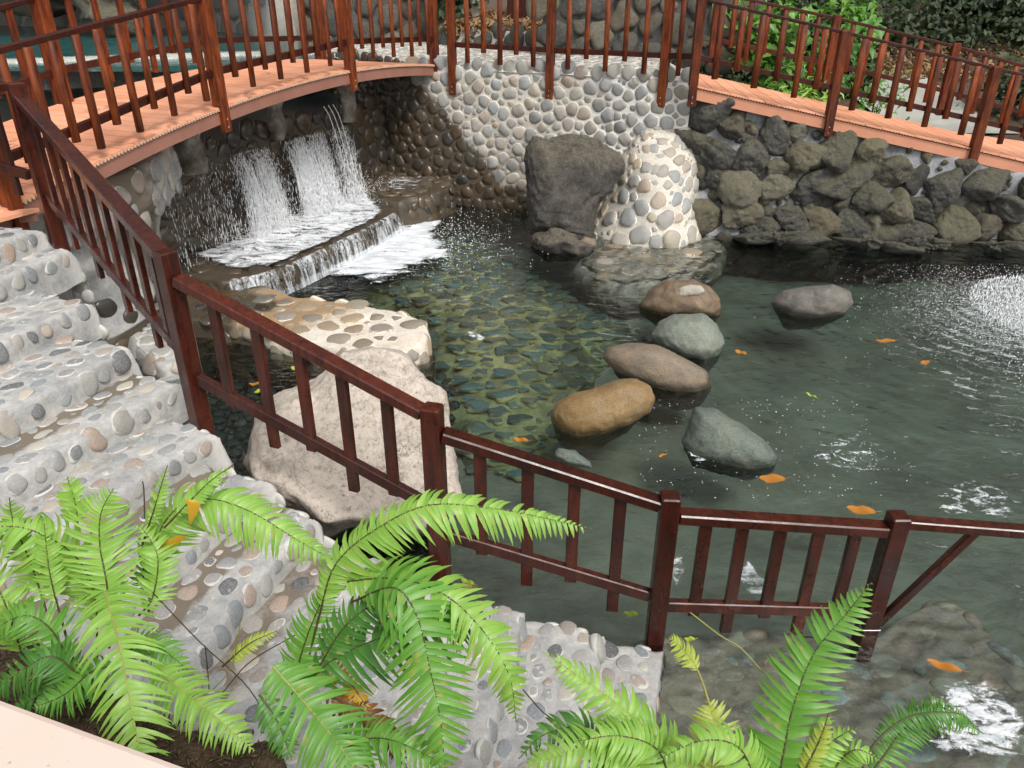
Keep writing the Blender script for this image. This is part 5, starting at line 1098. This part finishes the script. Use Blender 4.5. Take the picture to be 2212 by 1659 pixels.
n = 2500; X = r.uniform(-1.4, .9, n); Y = 17.2+1.8*r.random(n); mb = MB(); cards(mb, np.stack([X, Y, 2.35+.25*r.random(n)+.1*(Y-17)], -1), np.tile((0, -.3, 1.), (n, 1))+r.normal(0, .5, (n, 3)), .14, asp=.4); tag(mb.build('leaf_litter', M['litter']), 'dry leaves and twigs in the dark gap behind the platform', 'leaf litter', kind='stuff')
def shrub(c, rad, h, n, size, mat, label, seed, stems=7, asp=.55):
    rg = np.random.default_rng(seed); t = thing('shrub', c, label, 'shrub', 'shrubs behind the ramp'); c = np.array(c, float); mb = MB(); sm = MB(); per = n//(stems*3)
    for s_ in range(stems):
        a = rg.random()*2*pi; top = c+np.array((cos(a)*rad*rg.random(), sin(a)*rad*rg.random()*.7, h*(.55+.45*rg.random()))); pts = [c+(top-c)*f+np.array((0, 0, .12*h*sin(pi*f))) for f in np.linspace(0, 1, 6)]; sm.tube(pts, [.014*(1-.7*f) for f in np.linspace(0, 1, 6)], 5)
        for k in range(3):
            cc_ = pts[2+k]+rg.normal(0, .12, 3); C = cc_+rg.normal(0, 1, (per, 3))*np.array((.2, .2, .17)); N = (C-cc_)*1.5+np.array((0, -.4, .9)); cards(mb, C, N+rg.normal(0, .25, N.shape), size, asp=asp, rg=rg)
    mb.build('foliage', M[mat], t); sm.build('stems', M['rach'], t)
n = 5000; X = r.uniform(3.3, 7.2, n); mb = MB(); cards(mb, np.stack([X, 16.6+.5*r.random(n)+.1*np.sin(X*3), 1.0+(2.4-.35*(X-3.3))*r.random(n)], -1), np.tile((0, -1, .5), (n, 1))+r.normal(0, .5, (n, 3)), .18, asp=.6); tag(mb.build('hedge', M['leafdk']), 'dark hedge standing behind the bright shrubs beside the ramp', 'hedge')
shrub((4.35, 14.6, 1.1), .6, 2.2, 520, .20, 'leafbg', 'bright green broad leaved shrub behind the start of the ramp railing', 1)
shrub((5.6, 15.0, 1.1), .6, 1.9, 460, .17, 'fernd', 'leafy green shrub behind the middle far ramp post', 2)
shrub((6.3, 14.4, 1.05), .4, .9, 260, .13, 'fernm', 'low bright green shrub beside the pale path', 3, 5, .35)
shrub((4.9, 14.1, 1.05), .55, .9, 600, .16, 'fern', 'low strappy green plant under the ramp railing', 5, 6, .2)
shrub((9.6, 15.6, 1.0), .8, 1.0, 500, .16, 'leafdk', 'dark low shrub right of the pale path behind the ramp', 8)
shrub((10.6, 14.6, .95), .8, .9, 500, .15, 'fernd', 'dark green ground shrub near the right edge behind the ramp', 9)
shrub((7.4, 18.6, 1.5), .8, 1.6, 500, .24, 'leafbg', 'green shrub at the foot of the dark slope', 6)
shrub((-1.2, 17.9, 2.2), .4, 1.7, 500, .18, 'leafdk', 'dark leafy plant beside the grey post behind the platform', 7)
mb = MB(); mb.pole(at(1590, 117, 1.75), at(1618, 118, 1.78), .05, .05, 16); tag(mb.build('drain_pipe', M['metal']), 'short grey pipe end between the green plants', 'pipe')

# ================================================================== PLANTER, PARAPET
bed = [(-6, .75), (-6, 1.9), (-2.4, 1.82), (-1.47, 1.68), (-1.26, 1.62), (-1.06, 1.48), (-.86, 1.38), (-.60, 1.34), (-.50, 1.2), (-.35, 1.1), (1.6, 1.1), (3, 1.08), (3, .6), (0, .3), (-6, .3)]
mb = MB(); top = []; ar = np.array(bed); Xs = np.linspace(-4, 3, 200); top_e = np.interp(Xs, [-6, -2.4, -1.47, -1.26, -1.06, -.86, -.60, -.50, -.35, 3], [1.9, 1.82, 1.68, 1.62, 1.48, 1.38, 1.34, 1.2, 1.1, 1.08]); G = []
for x, ye in zip(Xs, top_e):
    row = [(x, .2+(ye-.2)*f, 1.9) for f in np.linspace(0, .96, 50)]+[(x, ye-.02, 1.88), (x, ye, 1.82), (x, ye+.02, 1.6), (x, ye+.03, -.6)]; G.append(row)
G = np.array(G); N = fbm(G.reshape(-1, 3)*7, 4, 3).reshape(G.shape[:2]); G[..., 2] += N*.02; G[..., 1] += N*.02; mb.grid(G); tag(mb.build('planter_soil', M['soil']), kind='structure')
n = 9000; X = r.uniform(-2.6, .2, n); Y = np.interp(X, Xs, top_e)-.02-.8*r.random(n); mb = MB(); drops(mb, np.stack([X, Y, 1.905+.02*r.random(n)], -1), .002+.003*r.random(n), .006+.022*r.random(n)**2, np.stack([r.normal(size=n), r.normal(size=n), .25*r.normal(size=n)], -1)); tag(mb.build('mulch', M['rach']), 'dark fibrous mulch crumbs on the planter soil', 'mulch', kind='stuff')
le_a, le_b = at(0, 1505, 2.62), at(432, 1662, 2.62); dl_ = (le_b-le_a)/np.linalg.norm(le_b-le_a); pn = np.array((dl_[1], -dl_[0], 0)); a = le_a-dl_*1.0; b = le_b+dl_*.9
mb = MB(); h = .9; prof = [(0, -h), (0, -.012), (.004, -.003), (.012, 0), (.5, 0), (.5, -h)]; G = np.array([[p+pn*o+np.array((0, 0, z)) for o, z in prof] for p in (a, b)]); mb.grid(G, smooth=False, flip=True); tag(mb.build('parapet', M['ledge']), 'smooth pale pink plastered parapet top in the near left corner', 'parapet')

# ================================================================== FERNS
def spline(pts, n):
    pts = np.array(pts, float); k = len(pts)
    if k == 2: return pts[0]+(pts[1]-pts[0])*np.linspace(0, 1, n)[:, None]
    P = np.concatenate([[2*pts[0]-pts[1]], pts, [2*pts[-1]-pts[-2]]]); out = []
    for t in np.linspace(0, k-1-1e-6, n):
        i = int(t); f = t-i; a, b, c, d = P[i:i+4]; out.append(.5*((2*b)+(c-a)*f+(2*a-5*b+4*c-d)*f*f+(3*b-a-3*c+d)*f**3))
    return np.array(out)
def frond(parent, pts, hw, mat='fern', npair=30, stem=0.0, up=None, droop=.25, sweep=.35, shape=None, seed=0, wid=None, rach='rach', tipyellow=0., fold=.25, hwl=None):
    """pts: base to tip. hw: half width in metres. stem: bare fraction at the base. hwl scales the left side"""
    rg = np.random.default_rng(seed+1000); n = 60; P = spline(pts, n); d = np.gradient(P, axis=0); seg = np.linalg.norm(np.diff(P, axis=0), axis=1); S = np.concatenate([[0], np.cumsum(seg)]); L = S[-1]; d /= np.linalg.norm(d, axis=1)[:, None]
    camd = np.array((0, 0, HC))-P.mean(0); camd /= np.linalg.norm(camd)
    upv = np.array(up, float) if up is not None else camd*.8+np.array((0, 0, .6)); npair = int(npair*1.12); sp_ = L*(1-stem)/npair
    hw = hw*.93; wid = wid or sp_*1.03; mb = MB()
    for k in range(npair):
        t = stem+(1-stem)*(k+.5)/npair; s = t*L; q = (t-stem)/(1-stem)
        for sg in (-1, 1):
            ss_ = s+sg*sp_*.22+rg.normal(0, sp_*.05); p = np.array([np.interp(ss_, S, P[:, i]) for i in range(3)]); td = np.array([np.interp(ss_, S, d[:, i]) for i in range(3)]); td /= np.linalg.norm(td)
            sd = np.cross(td, upv); sd /= np.linalg.norm(sd); nn = np.cross(sd, td)
            sh_ = (min(1, (q/.22+.35))*(1-max(0, (q-.35)/.65)**2.6)) if shape is None else np.interp(q, *shape)
            ln = hw*max(.06, sh_)*(1+rg.normal(0, .05))*(hwl if (sg < 0 and hwl) else 1)
            if rg.random() < .03: continue
            if rg.random() < .04: ln *= rg.uniform(.4, .8)
            sw = sweep*.7+.28*q+rg.normal(0, .10); dr = droop*(1+rg.normal(0, .25)); tw = rg.normal(0, .15); w0 = min(wid*(1-.35*q**3), ln*.45)
            m = 8; V = []; A = []
            ax = sd*sg*cos(sw)+td*sin(sw)
            w0 *= 1+rg.normal(0, .08)
            for j in range(m+1):
                f = j/m; c = p+ax*ln*f+td*ln*.10*f*f+nn*ln*(.10*sin(pi*f)*.6-dr*f*f)+np.array((0, 0, -1))*ln*dr*.5*f*f
                w_ = w0*.5*(1.0-f**4.5)*(1-.25*f)*(1+.18*(j == 1))*(1 if j < m else .02)*(1+.07*(-1)**j)
                wv = td*cos(tw)+nn*sin(tw); wv = wv-ax*(wv@ax); wv /= np.linalg.norm(wv)
                lift = nn*w_*fold
                V += [c-wv*w_+lift*(1+.3*sin(f*9+k)), c, c+wv*w_+lift*(1+.3*cos(f*8+k))]
                ye = 1.0 if (rg.random() < .03) else max(0, tipyellow*f); A += [(ye*.6, 0, 0, 0)]*3
            Q = [(j*3+i, (j+1)*3+i, (j+1)*3+i+1, j*3+i+1) for j in range(m) for i in range(2)]
            mb.add(V, Q=Q, m=0, att=np.array(A))
    mb.tube(P, [.0032*(1-.72*i/(n-1)) for i in range(n)], 6, m=1)
    return mb.build('frond', [M[mat], M[rach]], parent)
def pf(*a): return [atY(x, y, Y) for x, y, Y in a]
def fern(label, base, fronds):
    t = thing('fern', base, label, 'fern', 'sword ferns in the planter')
    for k, (pts, hw, kw) in enumerate(fronds): frond(t, pf(*pts), hw, seed=int(base[0]*100)+k*7, **kw)
    return t
F = dict
fern('bright sword fern at far left with fronds arching out of the left edge', (-1.35, 1.45, 1.9), [
    ([(210, 1420, 1.45), (205, 1290, 1.5), (165, 1205, 1.52), (80, 1150, 1.5), (0, 1138, 1.5), (-80, 1165, 1.48)], .105, F(npair=34, stem=.18, droop=.55)),
    ([(60, 1450, 1.4), (20, 1330, 1.42), (-10, 1260, 1.45), (-60, 1210, 1.45)], .075, F(npair=20, stem=.2)),
    ([(190, 1480, 1.3), (120, 1420, 1.3), (60, 1440, 1.28), (-20, 1500, 1.25)], .07, F(mat='fernd', npair=26, stem=.1)),
    ([(160, 1450, 1.35), (110, 1360, 1.38), (50, 1330, 1.38), (-30, 1370, 1.36)], .075, F(mat='fernm', npair=26, stem=.1)),
    ([(210, 1500, 1.3), (150, 1480, 1.3), (90, 1500, 1.27), (20, 1540, 1.24)], .055, F(mat='fernd', npair=22)),
    ([(130, 1420, 1.4), (75, 1240, 1.5), (30, 1130, 1.52), (20, 1075, 1.52)], .055, F(npair=24, stem=.35)),
    ([(150, 1400, 1.4), (110, 1250, 1.45), (95, 1130, 1.5)], .045, F(npair=18, stem=.4))])
fern('large bright green fern with one upright and one long hanging frond above the parapet', (-1.08, 1.4, 1.9), [
    ([(236, 1400, 1.4), (232, 1273, 1.45), (216, 1180, 1.5), (218, 1110, 1.53), (245, 1055, 1.55)], .105, F(npair=30, stem=.3, hwl=1.0, droop=.15)),
    ([(215, 1310, 1.5), (222, 1270, 1.46), (258, 1395, 1.3), (282, 1520, 1.2), (300, 1612, 1.13), (312, 1680, 1.08)], .105, F(npair=44, stem=.06, rach='rachg', mat='fern', droop=.2, shape=([0, .15, .5, .8, 1], [.75, 1, 1.0, .8, .45]))),
    ([(330, 1440, 1.35), (385, 1485, 1.3), (455, 1540, 1.25), (550, 1622, 1.2)], .075, F(npair=28, rach='rachg', droop=.25)),
    ([(270, 1420, 1.4), (300, 1390, 1.42), (345, 1400, 1.4), (410, 1450, 1.36)], .055, F(npair=22, mat='fernm')),
    ([(250, 1440, 1.3), (200, 1450, 1.28), (140, 1500, 1.25), (70, 1530, 1.22)], .06, F(npair=24, mat='fernm')),
    ([(300, 1330, 1.45), (330, 1290, 1.5), (340, 1200, 1.55), (300, 1130, 1.6)], .06, F(npair=22, stem=.1, mat='fern'))])
fern('airy fern with a long frond arching right over the cobbled steps', (-.95, 1.6, 1.9), [
    ([(320, 1330, 1.6), (335, 1180, 1.65), (380, 1100, 1.68), (450, 1078, 1.68), (540, 1105, 1.66), (640, 1165, 1.62), (735, 1218, 1.58)], .095, F(npair=44, stem=.16, droop=.45)),
    ([(300, 1200, 1.6), (330, 1110, 1.62), (345, 1060, 1.64), (362, 1005, 1.66)], .026, F(npair=15, stem=.35, wid=.020)),
    ([(355, 1140, 1.62), (415, 1078, 1.64), (460, 1035, 1.66), (505, 1005, 1.68)], .030, F(npair=18, stem=.2, wid=.016)),
    ([(170, 1180, 1.6), (165, 1100, 1.62), (145, 1030, 1.64)], .045, F(npair=9, stem=.35, wid=.02)),
    ([(480, 1440, 1.5), (540, 1390, 1.52), (600, 1362, 1.55)], .028, F(npair=20, stem=.15, mat='ferny')),
    ([(320, 1280, 1.6), (310, 1230, 1.6), (345, 1180, 1.62), (385, 1160, 1.62)], .04, F(npair=14, mat='fernm'))])
fern('big central fern with fronds fanning over the steps and the third railing post', (-.45, 1.5, 1.9), [
    ([(655, 1470, 1.42), (690, 1330, 1.46), (725, 1220, 1.5), (810, 1145, 1.52), (925, 1092, 1.53), (1060, 1098, 1.53), (1180, 1120, 1.52), (1285, 1145, 1.5)], .088, F(npair=50, stem=.22, droop=.40, hwl=.75)),
    ([(640, 1505, 1.38), (720, 1425, 1.40), (850, 1368, 1.42), (975, 1332, 1.42), (1060, 1330, 1.42)], .115, F(npair=28, stem=.12, mat='fernd', droop=.55)),
    ([(720, 1260, 1.5), (850, 1250, 1.46), (960, 1285, 1.42), (1045, 1365, 1.38), (1100, 1460, 1.34), (1115, 1560, 1.3)], .095, F(npair=42, droop=.3, stem=.05)),
    ([(760, 1300, 1.46), (850, 1270, 1.4), (900, 1330, 1.36), (930, 1450, 1.3), (952, 1560, 1.24), (962, 1680, 1.18)], .125, F(npair=36, stem=.1, mat='fernm', droop=.25)),
    ([(590, 1440, 1.36), (660, 1520, 1.3), (740, 1620, 1.22), (790, 1700, 1.16)], .125, F(npair=26, mat='fernm', rach='rachg', droop=.2)),
    ([(630, 1500, 1.4), (655, 1400, 1.44), (690, 1310, 1.48), (720, 1260, 1.5)], .075, F(npair=30, mat='fernm', droop=.35)),
    ([(690, 1440, 1.4), (740, 1360, 1.43), (800, 1310, 1.45), (880, 1290, 1.44)], .07, F(npair=24, mat='fernd')),
    ([(720, 1640, 1.24), (780, 1600, 1.26), (850, 1600, 1.24), (960, 1650, 1.2)], .075, F(npair=26, mat='fernm')),
    ([(560, 1500, 1.3), (600, 1560, 1.26), (630, 1640, 1.2)], .05, F(npair=16, mat='fernd')),
    ([(700, 1500, 1.4), (790, 1540, 1.38), (850, 1600, 1.34), (880, 1660, 1.3)], .05, F(npair=16, mat='brownf', droop=.5)),
    ([(715, 1430, 1.42), (760, 1480, 1.42), (800, 1540, 1.38)], .035, F(npair=12, mat='dead', droop=.6))])
fern('light green fern with its frond pointing up left beside the last steps', (.3, 1.2, 1.9), [
    ([(1560, 1720, 1.12), (1456, 1625, 1.18), (1340, 1525, 1.24), (1250, 1460, 1.28), (1172, 1408, 1.3)], .072, F(npair=34, mat='fern', rach='rachg', droop=.3)),
    ([(1340, 1700, 1.16), (1290, 1590, 1.2), (1240, 1570, 1.2), (1170, 1590, 1.18), (1120, 1640, 1.15)], .055, F(npair=24, mat='fernd')),
    ([(1420, 1700, 1.12), (1350, 1620, 1.14), (1260, 1615, 1.12), (1130, 1660, 1.1)], .085, F(npair=26, mat='fern', rach='rachg')),
    ([(1450, 1700, 1.1), (1420, 1620, 1.14), (1340, 1590, 1.14), (1250, 1600, 1.12)], .07, F(npair=24, mat='fern'))])
fern('tall upright green frond in front of the last railing post', (.55, 1.15, 1.9), [
    ([(1660, 1760, 1.1), (1688, 1650, 1.14), (1712, 1533, 1.2), (1758, 1413, 1.26), (1831, 1323, 1.3), (1882, 1258, 1.32)], .098, F(npair=38, mat='fernm', droop=.2, sweep=.25, tipyellow=.1)),
    ([(1640, 1720, 1.1), (1600, 1620, 1.12), (1520, 1600, 1.12), (1420, 1640, 1.1)], .06, F(npair=24, mat='fern')),
    ([(1700, 1720, 1.1), (1760, 1640, 1.14), (1800, 1600, 1.16), (1850, 1570, 1.17)], .045, F(npair=18, mat='fern')),
    ([(1780, 1720, 1.1), (1810, 1650, 1.14), (1850, 1620, 1.14), (1900, 1640, 1.13)], .04, F(npair=18, mat='fern')),
    ([(1720, 1700, 1.1), (1770, 1600, 1.14), (1790, 1540, 1.16)], .03, F(npair=16, mat='ferny'))])
fern('yellowing fern frond with a small curled tip left of the upright green one', (.42, 1.2, 1.9), [
    ([(1530, 1720, 1.12), (1543, 1620, 1.18), (1545, 1570, 1.22), (1528, 1510, 1.26)], .075, F(npair=17, mat='ferny', rach='rachg', tipyellow=.6, droop=.1, wid=.011)),
    ([(1535, 1530, 1.25), (1512, 1460, 1.28), (1490, 1420, 1.3), (1446, 1376, 1.3)], .032, F(npair=12, stem=.45, mat='ferny', rach='rachg'))])
fern('thin feathery olive fern leaning right over the reflections', (.75, 1.15, 1.9), [
    ([(1830, 1740, 1.1), (1906, 1638, 1.16), (1956, 1573, 1.2), (2031, 1528, 1.22), (2125, 1585, 1.22)], .055, F(npair=40, mat='fernm', stem=.2, wid=.006, droop=.5)),
    ([(1850, 1720, 1.1), (1880, 1620, 1.16), (1960, 1550, 1.2), (2060, 1540, 1.2), (2110, 1570, 1.2)], .045, F(npair=36, mat='fernd', stem=.35, wid=.005, droop=.6))])
# dying leaf scraps and bare stems
for k, (ps, w_, lab_) in enumerate([([(404, 1080), (418, 1092), (410, 1135)], 16, 'upright yellow dead fern leaflet by the arching frond'), ([(395, 1158), (362, 1178), (328, 1215)], 22, 'broad yellow orange dead leaf hanging over the steps')]):
    P = np.array([atY(x, y, 1.6) for x, y in ps]); P = spline(P, 9); mb = MB(); V = []
    for i, p in enumerate(P): f = i/8; ww_ = w_*.0010*sin(pi*min(1, f*.9+.12)); V += [p+np.array((-ww_, 0, .003)), p, p+np.array((ww_, .004, -.002))]
    mb.add(V, Q=[(j*3+i, (j+1)*3+i, (j+1)*3+i+1, j*3+i+1) for j in range(8) for i in range(2)]); tag(mb.build('dead_leaf', M['dead']), lab_, 'leaf')
STM = [([(1491, 1323), (1556, 1373), (1600, 1400), (1651, 1455)], 1.3, 'curved bare tan fern stem over the drowned cobbles'), ([(330, 1280), (430, 1385), (540, 1490), (590, 1590)], 1.5, 'long dark bare stem crossing the steps left of centre'), ([(460, 1490), (500, 1440), (520, 1340)], 1.5, 'thin reddish bare stem standing before the steps'), ([(478, 1500), (540, 1430), (640, 1370)], 1.5, 'dark wiry stem slanting towards the central fern'),
       ([(452, 1490), (447, 1430), (443, 1395)], 1.5, 'short dark sprout stem above the soil'), ([(1130, 1490), (1175, 1540), (1215, 1565)], 1.3, 'thin purple stem near the last steps'), ([(312, 1120), (311, 1060), (308, 1040)], 1.6, 'tiny upright twig over the steps')]
for ps, Y, lab_ in STM:
    mb = MB(); mb.tube(spline([atY(x, y, Y) for x, y in ps], 16), .0016, 5); tag(mb.build('bare_stem', M['rachg'] if 'tan' in lab_ else M['rach']), lab_, 'stem')

# ================================================================== LIGHT
w = bpy.data.worlds.new('World'); scn.world = w; w.use_nodes = True; nt = w.node_tree; nt.nodes.clear()
sky = nt.nodes.new('ShaderNodeTexSky'); sky.sky_type = 'NISHITA'; sky.sun_disc = False; sky.sun_elevation = radians(52); sky.sun_rotation = radians(150); sky.dust_density = 4; sky.air_density = 1.2
hs = nt.nodes.new('ShaderNodeHueSaturation'); hs.inputs['Saturation'].default_value = .22
bg = nt.nodes.new('ShaderNodeBackground'); bg.inputs[1].default_value = .135; wo = nt.nodes.new('ShaderNodeOutputWorld')
nt.links.new(sky.outputs[0], hs.inputs['Color']); nt.links.new(hs.outputs[0], bg.inputs[0]); nt.links.new(bg.outputs[0], wo.inputs[0])
sd = bpy.data.lights.new('sun', 'SUN'); sd.energy = 1.5; sd.angle = radians(14); sd.color = (1, .96, .90)
so = bpy.data.objects.new('sun', sd); col.objects.link(so); so.location = (0, 0, 20)
SE, SA = radians(52), radians(150)      # elevation, compass angle from +Y
from mathutils import Vector
dv = Vector((sin(SA)*cos(SE), cos(SA)*cos(SE), sin(SE))); so.rotation_euler = dv.to_track_quat('Z', 'Y').to_euler()
scn.view_settings.view_transform = 'Standard'; scn.view_settings.look = 'None'; scn.view_settings.gamma = 1; scn.view_settings.exposure = .42
scn.cycles.max_bounces = 8; scn.cycles.transparent_max_bounces = 24; scn.cycles.diffuse_bounces = 3; scn.cycles.glossy_bounces = 3; scn.cycles.sample_clamp_indirect = 4
